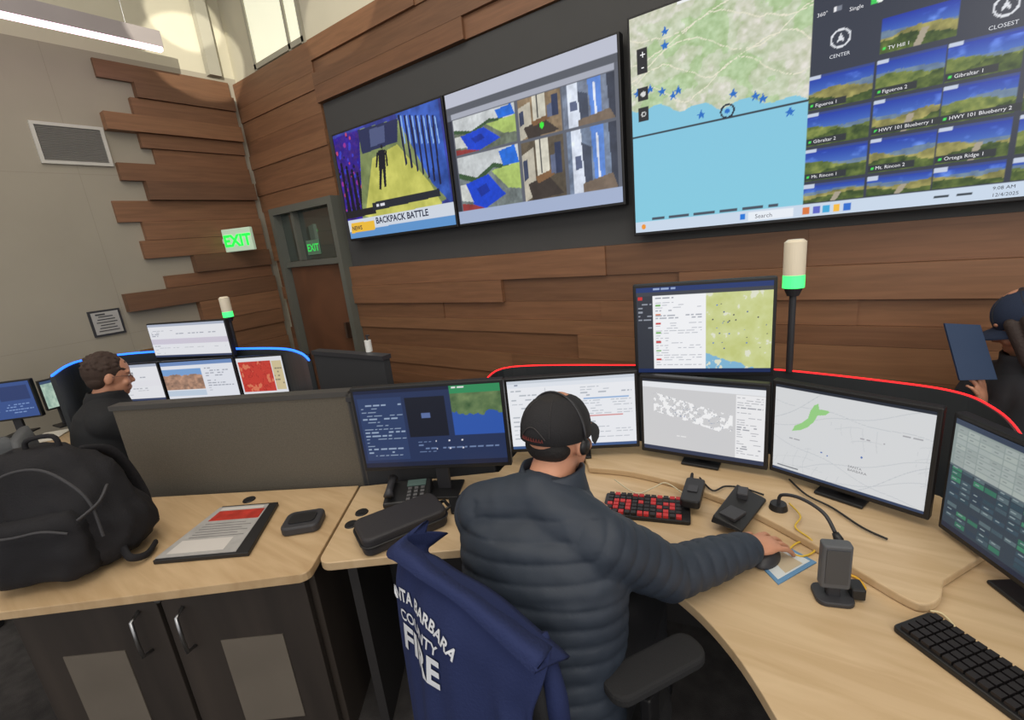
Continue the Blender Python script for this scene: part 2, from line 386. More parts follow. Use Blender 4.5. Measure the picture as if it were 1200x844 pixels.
# TV1 news video
c=Cv(280,168,(30,30,70)); nz=c.noise(10,3); n2=c.noise(40,5,3)
c.a[:]=np.stack([30+50*nz,40+50*nz,95+120*nz],-1)
m=c.inside(P(f1,[(380,165),(425,148),(432,272),(400,290)])); c.a[m]=np.stack([26+60*n2,16+30*n2,80+120*nz],-1)[m]
rg=random.Random(5)
for i in range(60):
    x,y=rg.uniform(0,.25),rg.uniform(.02,.75); c.circ(x,y,rg.uniform(.005,.014),rg.choice([(150,50,150),(50,60,190),(190,70,110),(16,12,40),(20,16,60),(60,60,200)]))
for i in range(5):
    x=.03+i*.05; c.poly([(x,.30+.04*i),(x+.022,.30+.04*i),(x+.03,.75),(x-.008,.75)],(16,14,36)); c.circ(x+.011,.28+.04*i,.012,(16,14,36))
m=c.inside(P(f1,[(420,150),(455,140),(490,130),(525,235),(455,268),(425,262)])); c.a[m]=np.stack([90+70*nz,104+70*nz,64+50*nz],-1)[m]
m=c.inside(P(f1,[(436,185),(466,168),(505,215),(520,240),(450,262),(428,255)])); c.a[m]=np.stack([164+60*nz,166+56*nz,76+40*nz],-1)[m]
c.poly(P(f1,[(418,151),(466,137),(466,165),(424,180)]),(40,48,86)); c.poly(P(f1,[(432,150),(450,145),(451,165),(434,172)]),(80,90,130))
m=c.inside(P(f1,[(462,130),(514,112),(532,240),(508,216)])); c.a[m]=np.stack([26+50*nz,54+70*nz,120+120*nz],-1)[m]
for i in range(7):
    u=466+i*6.8; c.poly(P(f1,[(u,133),(u+2.0,132),(u+12,192+i*4),(u+10,194+i*4)]),(22,28,66)); c.poly(P(f1,[(u+3,134),(u+4.3,133),(u+10,166),(u+8.8,168)]),(140,180,235))
# walking figure: head, torso, two legs, arms
x,y=f1(447,171); c.circ(x,y,.010,(20,22,36))
c.poly(P(f1,[(443,176),(451,174),(452,198),(444,200)]),(20,22,36)); c.poly(P(f1,[(441,178),(443.5,177),(442,196),(440,196)]),(20,22,36)); c.poly(P(f1,[(451,175),(453,176),(455,194),(453,195)]),(20,22,36))
c.poly(P(f1,[(444.5,198),(448,198),(447,223),(444.5,223)]),(20,22,36)); c.poly(P(f1,[(448.5,198),(452,197),(453,219),(450.5,220)]),(20,22,36))
c.poly(P(f1,[(402,262),(535,238),(537,268),(408,286)]),(210,218,230))
c.poly(P(f1,[(404,250),(440,243),(441,252),(405,259)]),(30,30,36)); c.poly(P(f1,[(436,239),(516,222),(518,231),(437,249)]),(35,40,50))
c.poly(P(f1,[(410,274),(470,264),(536,254),(537,268),(409,285)]),(96,150,208)); c.poly(P(f1,[(411,264),(438,260),(440,271),(412,276)]),(240,190,60))
x,y=f1(441,264); c.text(x,y+.005,.064,'BACKPACK BATTLE',(24,34,64),bold=.0015)
x,y=f1(413,273); c.text(x,y,.045,'NEWS',(40,40,60),bold=.001)
c.rows(*f1(441,241),f1(512,228)[0],f1(441,247)[1],1,(225,225,235),fill=.5,seed=3)
display('wall_display','large wall television showing a news report of a hallway','television',pa,pb,zt-zb,c,'wall',border=.014,depth=.05)
# TV2 camera feeds
c=Cv(260,156,(170,178,202)); c.rect(0,0,1,.1,(192,196,212)); c.rect(0,.1,1,.155,(90,94,104)); c.rect(0,.9,1,1,(166,180,210)); c.rows(.42,.93,.62,.97,1,(60,80,130),.8,2); c.rect(0,.155,1,.9,(96,100,112)); c.rect(.03,.155,.98,.19,(170,174,188))
nz=c.noise(14,5); n2=c.noise(50,6,2)
def feed(x0,y0,x1,y1,base,seed,kind):
    rg=random.Random(seed); m=(c.X>=x0)&(c.X<x1)&(c.Y>=y0)&(c.Y<y1); c.a[m]=(np.array(base)*(0.6+.5*nz[...,None]+.3*n2[...,None]))[m]
    W=x1-x0;Hh=y1-y0
    q=lambda pts:[(x0+a*W,y0+bb*Hh) for a,bb in pts]
    def tp(pts,col):
        mk=c.inside(q(pts))&m; c.a[mk]=(np.array(col)*(.8+.25*nz[...,None]+.15*n2[...,None]))[mk]
    if kind==0:
        tp([(0,0),(1,0),(1,.4),(.6,.25),(.3,.45),(0,.3)],(205,210,212)); tp([(0,.28),(.3,.42),(.6,.22),(1,.38),(1,.46),(.6,.3),(.3,.52),(0,.38)],(60,90,60)); tp([(.1,.5),(.5,.4),(.75,.8),(.4,1),(.2,.9)],(24,70,210)); tp([(.55,.35),(1,.3),(1,.75),(.8,.7)],(176,200,110)); tp([(.7,.05),(.95,0),(1,.3),(.75,.3)],(36,110,220)); tp([(.28,.62),(.45,.55),(.5,.7),(.34,.78)],(18,50,160)); tp([(0,.85),(.2,.9),(.4,1),(0,1)],(150,60,60)); tp([(.0,.5),(.1,.5),(.2,.85),(.0,.8)],(210,214,210))
    if kind==1:
        tp([(0,.2),(.3,.1),(.3,.9),(0,1)],(190,184,168)); tp([(.35,.0),(.65,0),(.65,.55),(.35,.6)],(216,212,196)); tp([(.44,0),(.47,0),(.47,.55),(.44,.55)],(80,80,80)); tp([(.1,.7),(.6,.6),(.95,.95),(.2,1)],(64,56,52)); tp([(.8,.1),(.95,.1),(.95,.6),(.8,.6)],(50,60,90)); tp([(.3,.6),(.7,.52),(.75,.62),(.35,.72)],(130,96,66)); tp([(.68,.3),(.8,.28),(.8,.6),(.68,.58)],(100,110,140)); tp([(.02,.3),(.12,.28),(.12,.6),(.02,.65)],(60,70,96))
    if kind==2:
        tp([(.1,0),(.3,0),(.35,1),(.1,1)],(222,230,245)); tp([(.5,.0),(.75,0),(.75,.9),(.55,.8)],(96,140,220)); tp([(.3,.2),(.5,.3),(.5,.9),(.35,1)],(70,78,96)); tp([(.85,0),(1,0),(1,1),(.9,1)],(60,66,82)); tp([(.6,.1),(.64,.1),(.66,.8),(.62,.8)],(230,236,250)); tp([(.15,.4),(.28,.4),(.3,.6),(.15,.62)],(90,100,130)); tp([(.3,.85),(.9,.75),(1,1),(.3,1)],(120,104,90))
feed(.04,.2,.45,.46,(110,120,105),1,0); feed(.04,.48,.45,.9,(120,130,130),2,0)
feed(.47,.2,.71,.47,(140,120,95),7,1); feed(.72,.2,.98,.47,(120,130,150),3,2); feed(.47,.49,.71,.9,(96,86,72),4,1); feed(.73,.49,.98,.9,(120,135,160),5,2)
c.rect(.0,.2,.03,.9,(45,50,62)); c.circ(.60,.4,.012,(60,240,60))
display('wall_display','large wall television showing a grid of security camera feeds','television',(pb.x+.01,YS,zb),(pc.x,YS,zb),zt-zb,c,'wall',border=.012,depth=.05)
# TV3 map + cameras
c=Cv(420,236,(50,56,72)); nz=c.noise(9,8,5); n2=c.noise(40,9,4); n3=c.noise(70,12,2)
fr=f3(945,150)[0]
mm=c.X<fr
ocean=np.stack([134+0*nz,198+8*c.Y,228+0*nz],-1); c.a[mm]=ocean[mm]
coast=.40+.12*(c.X/fr)+.015*np.sin(c.X*60)+.04*(nz-.5)
lm=mm&(c.Y<coast); hs=56*(n2-.5)+40*(n3-.5); ld=np.stack([196+hs+16*nz,213+.8*hs,186+1.2*hs],-1); c.a[lm]=ld[lm]
lm2=lm&((nz>.60)); c.a[lm2]=(ld*np.array([1.05,1.02,1.08]))[lm2]; lm3=lm&(nz<.42); c.a[lm3]=(ld*np.array([.92,.98,.88]))[lm3]
for k in range(5): c.mask(lm&(np.abs(c.Y-(.08+.07*k)-.05*np.sin(c.X*(14+3*k)+k)-.06*(nz-.5))<.0022),(236,232,210))
c.mask(mm&(np.abs(c.Y-.53)<.003),(50,60,70))
for (u,v) in [(777,35),(777,52),(774,107),(793,106),(858,110),(925,132),(820,135),(745,110),(760,104),(884,113),(893,116),(787,112)]:
    x,y=f3(u,v); c.poly([(x,y-.022),(x+.004,y-.004),(x+.011,y-.004),(x+.005,y+.006),(x+.007,y+.02),(x,y+.01),(x-.007,y+.02),(x-.005,y+.006),(x-.011,y-.004),(x-.004,y-.004)],(30,110,200))
x,y=f3(851,131); c.mask(mm&(np.abs(np.sqrt((c.X-x)**2+((c.Y-y)/1.79)**2)-.015)<.0022),(25,40,60)); c.circ(x,y,.006,(30,110,200))
c.rect(fr*.3,.0,fr,.012,(245,246,248)); c.rect(.02,.14,.048,.25,(40,40,44)); c.rect(.02,.31,.048,.37,(40,40,44)); c.rect(.02,.4,.048,.46,(40,40,44))
c.text(.026,.185,.05,'+',(255,255,255)); c.text(.029,.235,.05,'-',(255,255,255)); c.circ(.034,.34,.007,(220,220,220)); c.circ(.034,.43,.007,(220,220,220)); c.circ(.034,.43,.004,(40,40,44))
cx_=[(f3(948,105)[0],f3(1023,105)[0]),(f3(1027,85)[0],f3(1108,85)[0]),(f3(1113,60)[0],f3(1203,60)[0])]
wd=cx_[2][1]-cx_[2][0]
cx_.append((cx_[2][1]+.008,cx_[2][1]+.008+wd))
ry=[(f3(985,82)[1],f3(985,124)[1]),(f3(985,128)[1],f3(985,168)[1]),(f3(985,172)[1],f3(985,211)[1]),(f3(985,215)[1],.94)]
labs=[['Figueroa 1','Figueroa 2','Gibraltar 1',''],['Gibraltar 2','HWY 101 Blueberry 1','HWY 101 Blueberry 2',''],['Mt. Rincon 1','Mt. Rincon 2','Ortega Ridge 1',''],['','','','']]
for i,(y0,y1) in enumerate(ry):
    for j,(x0,x1) in enumerate(cx_):
        c.land(x0,y0,x1,y1,10+i*4+j); c.rect(x0,y0,x1,y0+.01,(50,70,140)); c.rect(x0,y0,x0+.02,y0+.015,(200,210,230))
        if labs[i][j]: c.rect(x0,y1-.030,x0+.020+len(labs[i][j])*.0050,y1-.004,(40,46,52)); c.circ(x0+.007,y1-.017,.0025,(70,230,90)); c.text(x0+.013,y1-.010,.0175,labs[i][j],(240,240,245))
x0,x1=f3(1034,30)[0],f3(1124,30)[0]; y0,y1=f3(1080,8)[1],f3(1080,52)[1]; c.land(x0,y0,x1,y1,70); c.circ(x0+.007,y1-.017,.0025,(70,230,90)); c.text(x0+.013,y1-.010,.0175,'TV Hill 1',(245,245,245))
def compass(x,y,lab):
    c.mask((np.abs(np.sqrt((c.X-x)**2+((c.Y-y)/1.79)**2)-.017)<.0018),(225,228,235)); c.poly([(x-.008,y+.016),(x,y-.018),(x+.008,y+.016),(x,y+.007)],(225,228,235)); c.text(x,y+.065,.018,lab,(225,228,235),'CENTER')
compass(*f3(985,44),'CENTER'); x,y=f3(1182,5); compass(x,max(y,.045),'CLOSEST')
x,y=f3(957,16); c.text(x,y+.01,.019,'360°',(235,235,240)); c.circ(x+.036,y,.006,(240,240,245)); c.rect(x+.036,y-.008,x+.046,y+.008,(120,126,140)); x,y=f3(990,10); y=max(y,.03); c.text(x+.008,y+.01,.019,'Single',(235,235,240)); c.rect(x+.045,y-.010,x+.060,y+.010,(60,210,90)); c.circ(x+.060,y,.006,(240,245,240))
c.rect(0,.945,1,1,(205,220,238)); c.rows(.05,.93,fr*.9,.944,1,(70,80,95),.8,9)
c.rect(.30,.955,.40,.99,(236,242,250)); c.text(.315,.985,.026,'Search',(90,90,100)); c.rect(.282,.958,.292,.985,(20,120,220))
for i,q in enumerate([(220,120,60),(90,100,200),(60,170,220),(250,190,60),(40,110,210)]): c.rect(.42+i*.02,.958,.434+i*.02,.986,q)
c.circ(.025,.97,.007,(240,150,40)); xx=f3(1165,225)[0]; c.text(xx,.968,.017,'9:08 AM',(40,46,60)); c.text(xx,.992,.017,'12/4/2025',(40,46,60)); c.rows(xx-.09,.965,xx-.02,.98,1,(50,60,70),.6,4)
display('wall_display','very large wall screen with coastal map and camera thumbnails','television',(pd.x,YS,zb3),(pd.x+w3,YS,zb3),ztop3-zb3,c,'wall',border=.012,depth=.05)

# ================= CONSOLE DESK =================
def cp2(L): return [tuple(C(x,y)[:2]) for x,y in L]
def catmull(P,n=6):
    out=[]
    for i in range(len(P)-1):
        p0=P[max(i-1,0)];p1=P[i];p2=P[i+1];p3=P[min(i+2,len(P)-1)]
        for k in range(n):
            t=k/n; out.append(.5*((2*p1)+(p2-p0)*t+(2*p0-5*p1+4*p2-p3)*t*t+(3*p1-p0-3*p2+p3)*t**3))
    return out+[P[-1]]
DZ=.75
def arc(cx,cy,r,a0,a1,n=6): return [(cx+r*math.cos(math.radians(a0+(a1-a0)*i/n)),cy+r*math.sin(math.radians(a0+(a1-a0)*i/n))) for i in range(n+1)]
o=solo(B().prism(cp2([(-2.15,1.15),(-.70,1.195)]+arc(-.70,1.225,.03,-90,0,4)+[(-.67,1.71),(-2.0,1.84),(-2.15,1.84)]),.722,DZ),'worktop',m_desk2,'pale oak side worktop above dark cabinet','desk',bev=.003)
sf=catmull([Vector((x,y,0)) for x,y in [(-.3,1.235),(-.12,1.225),(.05,1.2),(.17,1.155),(.26,1.09),(.32,1.02),(.36,.95),(.39,.87),(.41,.77),(.415,.65),(.41,.5),(.40,.3)]],3)
smoothfront=[(p.x,p.y) for p in sf]
desk=solo(B().prism(cp2([(-.66,1.70)]+[(-.66,1.28)]+arc(-.62,1.275,.04,180,270,5)+smoothfront+[(1.2,.3),(1.24,.8),(1.27,1.25),(1.0,1.58),(.5,1.85),(0,1.9),(-.1,1.70)]),.722,DZ+.001),'curved_worktop',m_desk,'pale oak curved console worktop with monitors','desk',bev=.003)
for pts in ([(-.60,1.6),(-.57,1.6),(-.57,1.30),(-.60,1.30)],[(1.1,.35),(1.2,.35),(1.2,1.1),(1.1,1.1)],[(-.5,1.66),(-.1,1.66),(.4,1.7),(.85,1.5),(1.1,1.2),(1.14,1.23),(.87,1.54),(.4,1.75),(-.1,1.69),(-.5,1.69)]):
    part(B().prism(cp2(pts),0,.722),'support_panel',mat('desk support',(44,42,42),.6),desk)
# raised rear deck
dk=catmull([pz(u,v,.775) for u,v in [(690,548),(740,553),(800,568),(870,594),(940,630),(1000,665),(1060,700),(1085,708),(1102,700),(1106,680)]],5)
dkl=[(p.x,p.y) for p in dk]+cp2([(1.2,1.0),(1.24,1.2),(.98,1.54),(.6,1.76),(.25,1.80)])
solo(B().prism(dkl,DZ+.002,.775),'monitor_shelf',m_desk,'raised pale oak shelf carrying the curved monitor row','shelf',bev=.004)
# cabinet
T=thing('storage_cabinet','dark woodgrain two-door cabinet with frosted panels','cabinet',C(-1.18,1.48,0),PSI)
b=B().box((0,.03,.36),(.96,.46,.72)); part(b,'body',m_cab,T,bev=.002)
mins=mat('frosted insert',(112,104,94),.35,var=.12,vscale=4)
for sx_ in(-1,1):
    d=part(B().box((0,0,.34),(.455,.022,.64)),'door',m_cab,T,bev=.002); d.location=(sx_*.235,-.222,.03)
    part(B().box((sx_*.02,-.012,.30),(.20,.004,.34)),'panel',mins,d,label='frosted grey door panel')
    hb=B().tube([(0,0,0),(0,-.035,.01),(0,-.038,.06),(0,-.035,.14),(0,0,.15)],.006,n=10); h=part(hb,'handle',m_steel,d,smooth=True,label='chrome bar handle'); h.location=(-sx_*.165,-.011,.46)
part(B().cyl((0,-.225,.675),(0,-.236,.675),.011,n=16),'lock',m_steel,T)
# side partition
pl=C(-1.70,1.88);pr=C(-.66,1.735); ang=math.atan2(pr.y-pl.y,pr.x-pl.x); ln=(pr-pl).length
T=thing('partition_panel','grey fabric desk partition with dark metal cap','partition',((pl.x+pr.x)/2,(pl.y+pr.y)/2,0),ang)
part(B().box((0,.03,.56),(ln,.045,1.12)),'fabric_panel',m_fab,T,bev=.004)
part(B().box((0,.03,1.13),(ln+.02,.055,.02)).box((ln/2+.012,.03,.565),(.024,.055,1.13)),'edge_cap',mat('partition cap',(70,68,66),.5),T)
def sweep(pts,zt,zb,th,name,mats,parent=None):
    b=B(); n=len(pts); vs=[];fs=[]
    for i in range(n):
        p=Vector(pts[i][:2]); d=(Vector(pts[min(i+1,n-1)][:2])-Vector(pts[max(i-1,0)][:2])).normalized(); nn=Vector((-d.y,d.x))*th/2
        for q,z in((p-nn,zb[i]),(p+nn,zb[i]),(p+nn,zt[i]),(p-nn,zt[i])): vs.append((q.x,q.y,z))
    for i in range(n-1):
        for k in range(4):
            k2=(k+1)%4; fs.append((i*4+k,i*4+k2,(i+1)*4+k2,(i+1)*4+k))
    fs+=[(3,2,1,0),tuple((n-1)*4+k for k in range(4))]
    b.add(vs,fs); return part(b,name,mats,parent)
led=catmull([pz(567,446,1.05),pz(600,429,1.05),pz(740,427,1.05),pz(840,429,1.05),pz(920,433,1.05),pz(1050,447,1.05),pz(1120,458,1.05),pz(1160,474,1.03),pz(1192,501,.99),pz(1225,560,.9)])
m_cons=mat('slate console panel',(46,50,54),.55)
T=thing('console_partition','dark curved console back panel edged with red light','partition')
sweep(led,[p.z-.006 for p in led],[0]*len(led),.016,'back_panel',m_cons,T)
sweep(led,[p.z-.001 for p in led],[p.z-.0058 for p in led],.003,'light_strip',mat('red light strip',(255,34,38),.4,emit=2.2),T)
q0=C(-.655,1.755)
T2=thing('partition_panel','dark charcoal partition behind the console monitors','partition',q0,PSI)
part(B().box((.27,0,.55),(.54,.04,1.10)),'fabric_panel',m_darkfab,T2,bev=.004)
part(B().box((.27,0,1.108),(.55,.05,.016)),'edge_cap',m_dark,T2)
# ================= MONITORS =================
def ui_dark():
    c=Cv(180,110,(36,50,86)); c.rect(0,0,1,.05,(24,32,60)); c.rect(.02,.1,.33,.9,(44,62,102)); c.rows(.04,.14,.32,.88,17,(150,168,195),.28,2)
    c.rect(.35,.12,.62,.62,(22,26,40)); c.rect(.45,.32,.51,.38,(90,110,160)); c.rows(.43,.42,.55,.45,1,(220,220,230),.7,2)
    nz=c.noise(12,2,5); m=(c.X>.66)&(c.Y<.62)&(c.Y>.05); c.a[m]=np.stack([50+80*nz,80+70*nz,50+50*nz],-1)[m]; c.mask(m&(c.Y>.24+.22*nz),(46,86,170)); c.mask((c.X>.66)&(c.Y<.1),(50,140,90)); c.rows(.68,.02,.98,.05,1,(230,230,230),.6,3)
    c.rows(.40,.68,.95,.85,4,(110,130,170),.3,7)
    for i in range(3): c.rect(.52+i*.09,.67,.53+i*.09,.69,(230,230,240)); c.rect(.52+i*.09,.77,.53+i*.09,.79,(220,220,235))
    c.rect(0,.94,1,1,(28,34,58)); return c
def ui_list():
    c=Cv(180,108,(236,238,243)); c.rect(0,0,1,.05,(205,212,222)); c.rect(0,.05,1,.1,(225,230,238)); c.rows(.03,.06,.6,.085,1,(130,140,160),.7,1)
    c.rows(.03,.14,.28,.9,12,(180,186,194),.25,3); c.rect(.3,.12,.305,.92,(200,205,212)); c.rows(.58,.14,.97,.9,20,(176,182,192),.3,5); c.rect(.6,.3,.95,.315,(140,176,220)); c.rect(.6,.55,.9,.565,(215,150,150)); c.rect(0,.95,1,1,(60,90,140)); return c
def ui_map():
    c=Cv(220,132,(208,208,210)); c.rect(0,0,1,.04,(40,44,54)); c.rect(0,.04,1,.11,(232,234,238)); c.rows(.02,.055,.7,.085,1,(140,146,160),.7,2)
    nz=c.noise(22,7,4); band=(np.abs(c.Y-.30-.32*(c.X-.12)-.02)<.13)&(c.X>.1)&(c.X<.76)
    c.mask(band&(nz>.5),(244,244,245)); c.mask(band&(np.abs(nz-.5)<.012),(170,174,182))
    for i in range(26):
        x=.14+random.random()*.56; y=.27+.3*(x-.12)+.14*random.random(); c.rect(x,y,x+.009,y+.010,random.choice([(120,140,176),(160,168,182),(236,236,238)]))
    c.rect(.78,.12,1,.94,(238,238,240)); c.rows(.79,.15,.98,.9,24,(160,162,170),.32,4); c.rows(.3,.75,.5,.77,1,(235,235,235),.9,3); c.rect(0,.94,1,1,(48,58,84)); return c
def ui_map2():
    c=Cv(230,150,(216,218,220)); c.rect(0,0,1,.035,(40,46,58)); nz=c.noise(3,4,2)
    U=c.X*1.5+.25*nz; V_=c.Y+.25*c.X+.2*nz
    gr=(np.abs((U*9)%1-.5)<.03)|(np.abs((V_*8)%1-.5)<.03); c.mask(gr&(c.Y>.3)&(nz>.42),(204,207,210))
    for i in range(7):
        x0,y0=random.random(),random.random(); a=random.uniform(-.9,.6); dxx,dyy=math.cos(a),math.sin(a)
        dd=np.abs((c.X-x0)*dyy-(c.Y-y0)*dxx+.02*np.sin(c.X*12)); c.mask((dd<.003)&(c.Y>.04),(196,200,204))
    c.poly([(.14,.50),(.16,.43),(.205,.39),(.25,.32),(.265,.23),(.29,.16),(.315,.14),(.325,.20),(.36,.19),(.40,.20),(.37,.245),(.315,.265),(.295,.34),(.25,.42),(.20,.47)],(152,208,134))
    for (x,y) in [(.36,.66),(.4,.68),(.62,.60)]: c.circ(x,y,.006,(70,110,180))
    c.rows(.12,.58,.3,.595,1,(165,165,170),.7,3); c.rows(.6,.4,.75,.415,1,(165,165,170),.7,4); c.rows(.84,.28,.95,.295,1,(165,165,170),.7,5)
    c.text(.54,.74,.011,'SANTA\nBARBARA',(130,130,134))
    c.rect(.04,.93,.2,.942,(120,124,130)); c.rect(0,.965,1,1,(50,66,96)); c.rows(.4,.97,.6,.995,1,(90,150,220),.9,2); return c
def ui_table():
    c=Cv(180,120,(140,152,150)); c.rect(0,0,1,.05,(48,62,84)); c.a[(c.Y>.42)]=(46,62,76); rg=random.Random(9)
    for i in range(18):
        for j in range(14):
            y=.07+i*.048; x=.02+j*.07
            if y<.4:
                c.rect(x,y,x+.066,y+.04,rg.choice([(160,170,168),(152,162,160),(164,174,170)])); c.rect(x+.012,y+.014,x+.035,y+.020,(128,138,138))
            elif rg.random()<.72:
                col=rg.choice([(44,70,84),(52,76,92),(48,110,92),(40,60,78),(62,84,96),(84,104,112),(58,128,100)]); c.rect(x,y,x+.062,y+.036,col)
                if rg.random()<.6: c.rect(x+.01,y+.012,x+.036,y+.019,(140,156,160))
    c.rect(0,.40,1,.42,(90,104,112)); c.rect(0,.95,1,1,(30,40,60)); return c
def ui_portal():
    c=Cv(200,140,(244,245,248)); c.rect(0,0,1,.06,(28,52,110)); c.rect(0,.06,1,.1,(60,64,74)); c.rect(0,.1,.13,.95,(50,54,64)); c.rows(.015,.14,.12,.5,8,(150,156,168),.35,2); c.rect(.015,.11,.05,.14,(210,50,50)); c.rows(.1,.015,.8,.045,1,(150,170,210),.6,8)
    c.rows(.15,.12,.5,.15,1,(150,154,164),.6,5); c.rows(.15,.18,.5,.93,26,(170,174,184),.3,5)
    for i in range(7): c.rect(.15,.2+i*.105,.19,.22+i*.105,random.choice([(210,70,70),(200,70,70),(120,180,100),(220,120,60)]))
    nz=c.noise(9,3); m=(c.X>.53)&(c.Y>.1)&(c.Y<.95); c.a[m]=np.stack([205+30*(nz-.5),212+30*(nz-.5),146+60*(nz-.5)],-1)[m]; c.mask(m&(c.Y-c.X*.5>.46+.1*nz),(130,184,216)); c.mask(m&(nz>.66),(226,228,206))
    for i in range(24): x=.56+.4*random.random(); y=.2+.65*random.random()*(.4+x*.6); c.rect(x,y,x+.009,y+.012,random.choice([(60,80,150),(50,50,80),(80,120,200)]))
    c.rect(0,.95,1,1,(30,46,90)); c.rows(.4,.96,.62,.99,1,(120,170,230),.9,2); return c
g='console monitors'
display('monitor','black monitor showing dark blue dispatch interface','monitor',pz(428,553,.87),pz(600,546,.87),.325,ui_dark(),'desk',group=g,base_z=DZ+.002)
display('monitor','black monitor showing white list window behind man','monitor',pz(599,531,.81),pz(750,524,.81),.315,ui_list(),'desk',group=g,base_z=.776)
display('monitor','black monitor showing grey map with white labels','monitor',pz(752,528,.80),pz(899,552,.80),.31,ui_map(),'desk',group=g,base_z=.776)
display('monitor','black monitor showing pale street map with green park','monitor',pz(901,551,.80),pz(1088,611,.80),.325,ui_map2(),'desk',group=g,base_z=.776)
pL=pz(1098,617,.79); pR=pz(1200,692,.79); dd=(pR-pL).normalized(); pR2=pL+dd*.46
display('monitor','black monitor showing grey and green status table','monitor',pL,pR2,.33,ui_table(),'desk',group=g,base_z=DZ+.002)
display('monitor','raised black monitor showing incident list and map','monitor',pz(745,441,1.08),pz(907,441,1.08),.355,ui_portal(),'arm',group=g,base_z=.776)

def status(loc,base,zl,h,r,label):
    T=thing('status_light',label,'signal light',(loc.x,loc.y,base))
    part(B().cyl((0,0,0),(0,0,zl-base),.012,n=14).cyl((0,0,zl-base-.03),(0,0,zl-base),.02,.032,n=20),'pole',m_dark,T)
    part(B().cyl((0,0,zl-base),(0,0,zl-base+h*.28),r,n=28),'green_lens',mat('green lens',(70,255,120),.3,emit=1.3),T)
    part(B().cyl((0,0,zl-base+h*.28),(0,0,zl-base+h),r,n=28).cyl((0,0,zl-base+h),(0,0,zl-base+h+.008),r*.95,r*.7,n=28),'white_lens',mat('white lens',(224,212,188),.35,emit=.1),T)
P1=C(1.06,1.70); status(P1,1.045,1.37,.165,.036,'white and green status light on black pole')
r=ray(268,372); t=.0058; P2=Vector((r.x*t,r.y*t,0)); status(P2,1.1,1.33,.13,.032,'small white and green status light on a pole')

# ================= ITEMS ON DESK =================
def c_at(u,v,z=DZ): return pz(u,v,z+.001)
q=[c_at(180,662),c_at(262,597),c_at(327,592),c_at(292,652)]
ctr=sum(q,Vector())/4; T=thing('document_folder','black folder with red and grey printed cover','folder',ctr)
def quadprism(b,q,z0,z1,mi=0): b.prism([(p.x-ctr.x,p.y-ctr.y) for p in q],z0,z1,mi)
b=B(); quadprism(b,q,0,.014); part(b,'folder_cover',m_black,T,bev=.002)
def lerpq(q,a,bb):
    p=q[0]*(1-a)+q[3]*a; r_=q[1]*(1-a)+q[2]*a; return p*(1-bb)+r_*bb
def sub(a0,a1,b0,b1): return [lerpq(q,a0,b0),lerpq(q,a0,b1),lerpq(q,a1,b1),lerpq(q,a1,b0)]
b=B(); quadprism(b,sub(.0,.86,.03,.96),.0145,.0165,0); quadprism(b,sub(.1,.84,.66,.86),.0166,.0175,1); quadprism(b,sub(.08,.8,.88,.93),.0166,.0172,2); quadprism(b,sub(.08,.7,.08,.3),.0166,.0172,2)
for i in range(6): quadprism(b,sub(.12,.8-.1*(i%2),.34+.05*i,.35+.05*i),.0166,.0172,3)
part(b,'cover_sheet',[mat('cover grey print',(168,166,164),.3,var=.1,vscale=30),mat('cover red',(176,54,44),.3,var=.3,vscale=30),mat('cover light',(205,200,195),.3),mat('cover ink',(120,118,118),.3)],T)
p=c_at(357,616); T=thing('speaker_puck','black rounded square desk speaker','speaker',p,PSI+.1)
def rrect(w,h,r,n=5):
    return arc(w/2-r,h/2-r,r,0,90,n)+arc(-w/2+r,h/2-r,r,90,180,n)+arc(-w/2+r,-h/2+r,r,180,270,n)+arc(w/2-r,-h/2+r,r,270,360,n)
part(B().prism(rrect(.13,.11,.025),0,.03),'body',m_dark,T,bev=.006)
part(B().prism(rrect(.09,.06,.015),.0305,.033),'top_grille',m_black,T)
for (u,v,l) in [(292,586,'black oval cable grommet in worktop'),(424,601,'black round cable grommet in worktop'),(412,615,'black round cable grommet in worktop')]:
    p=c_at(u,v); o=solo(B().cyl((0,0,0),(0,0,.004),.024,.022,n=28).cyl((0,0,.004),(0,0,.005),.012,n=16),'cable_grommet',m_black,l,'grommet',p); o['group']='desk grommets'
# phone
p=c_at(480,584); T=thing('desk_phone','black office desk phone behind the zip case','telephone',p,PSI)
b=B(); b.add([(-.085,-.06,0),(.085,-.06,0),(.085,.05,0),(-.085,.05,0),(-.085,-.06,.02),(.085,-.06,.02),(.085,.05,.05),(-.085,.05,.05)],[(0,1,2,3),(4,5,6,7),(0,1,5,4),(1,2,6,5),(2,3,7,6),(3,0,4,7)])
part(b,'phone_base',m_black,T,bev=.006)
part(B().tube([(-.06,-.05,.044),(-.06,-.03,.057),(-.06,.02,.066),(-.06,.04,.066)],[.019,.013,.013,.019],n=14),'handset',m_dark,T,smooth=True)
TS=Matrix.Rotation(math.atan2(.03,.11),3,'X')
part(B().box((.03,.028,.0465),(.07,.03,.004),T=TS),'display',mat('phone lcd',(90,110,105),.2,emit=.1),T)
b=B()
for i in range(4):
    for j in range(3): b.box((.008+j*.024,-.050+i*.017,.0255+i*.0046),(.014,.011,.006),T=TS)
part(b,'keypad',mat('grey keys',(90,90,92),.5),T)
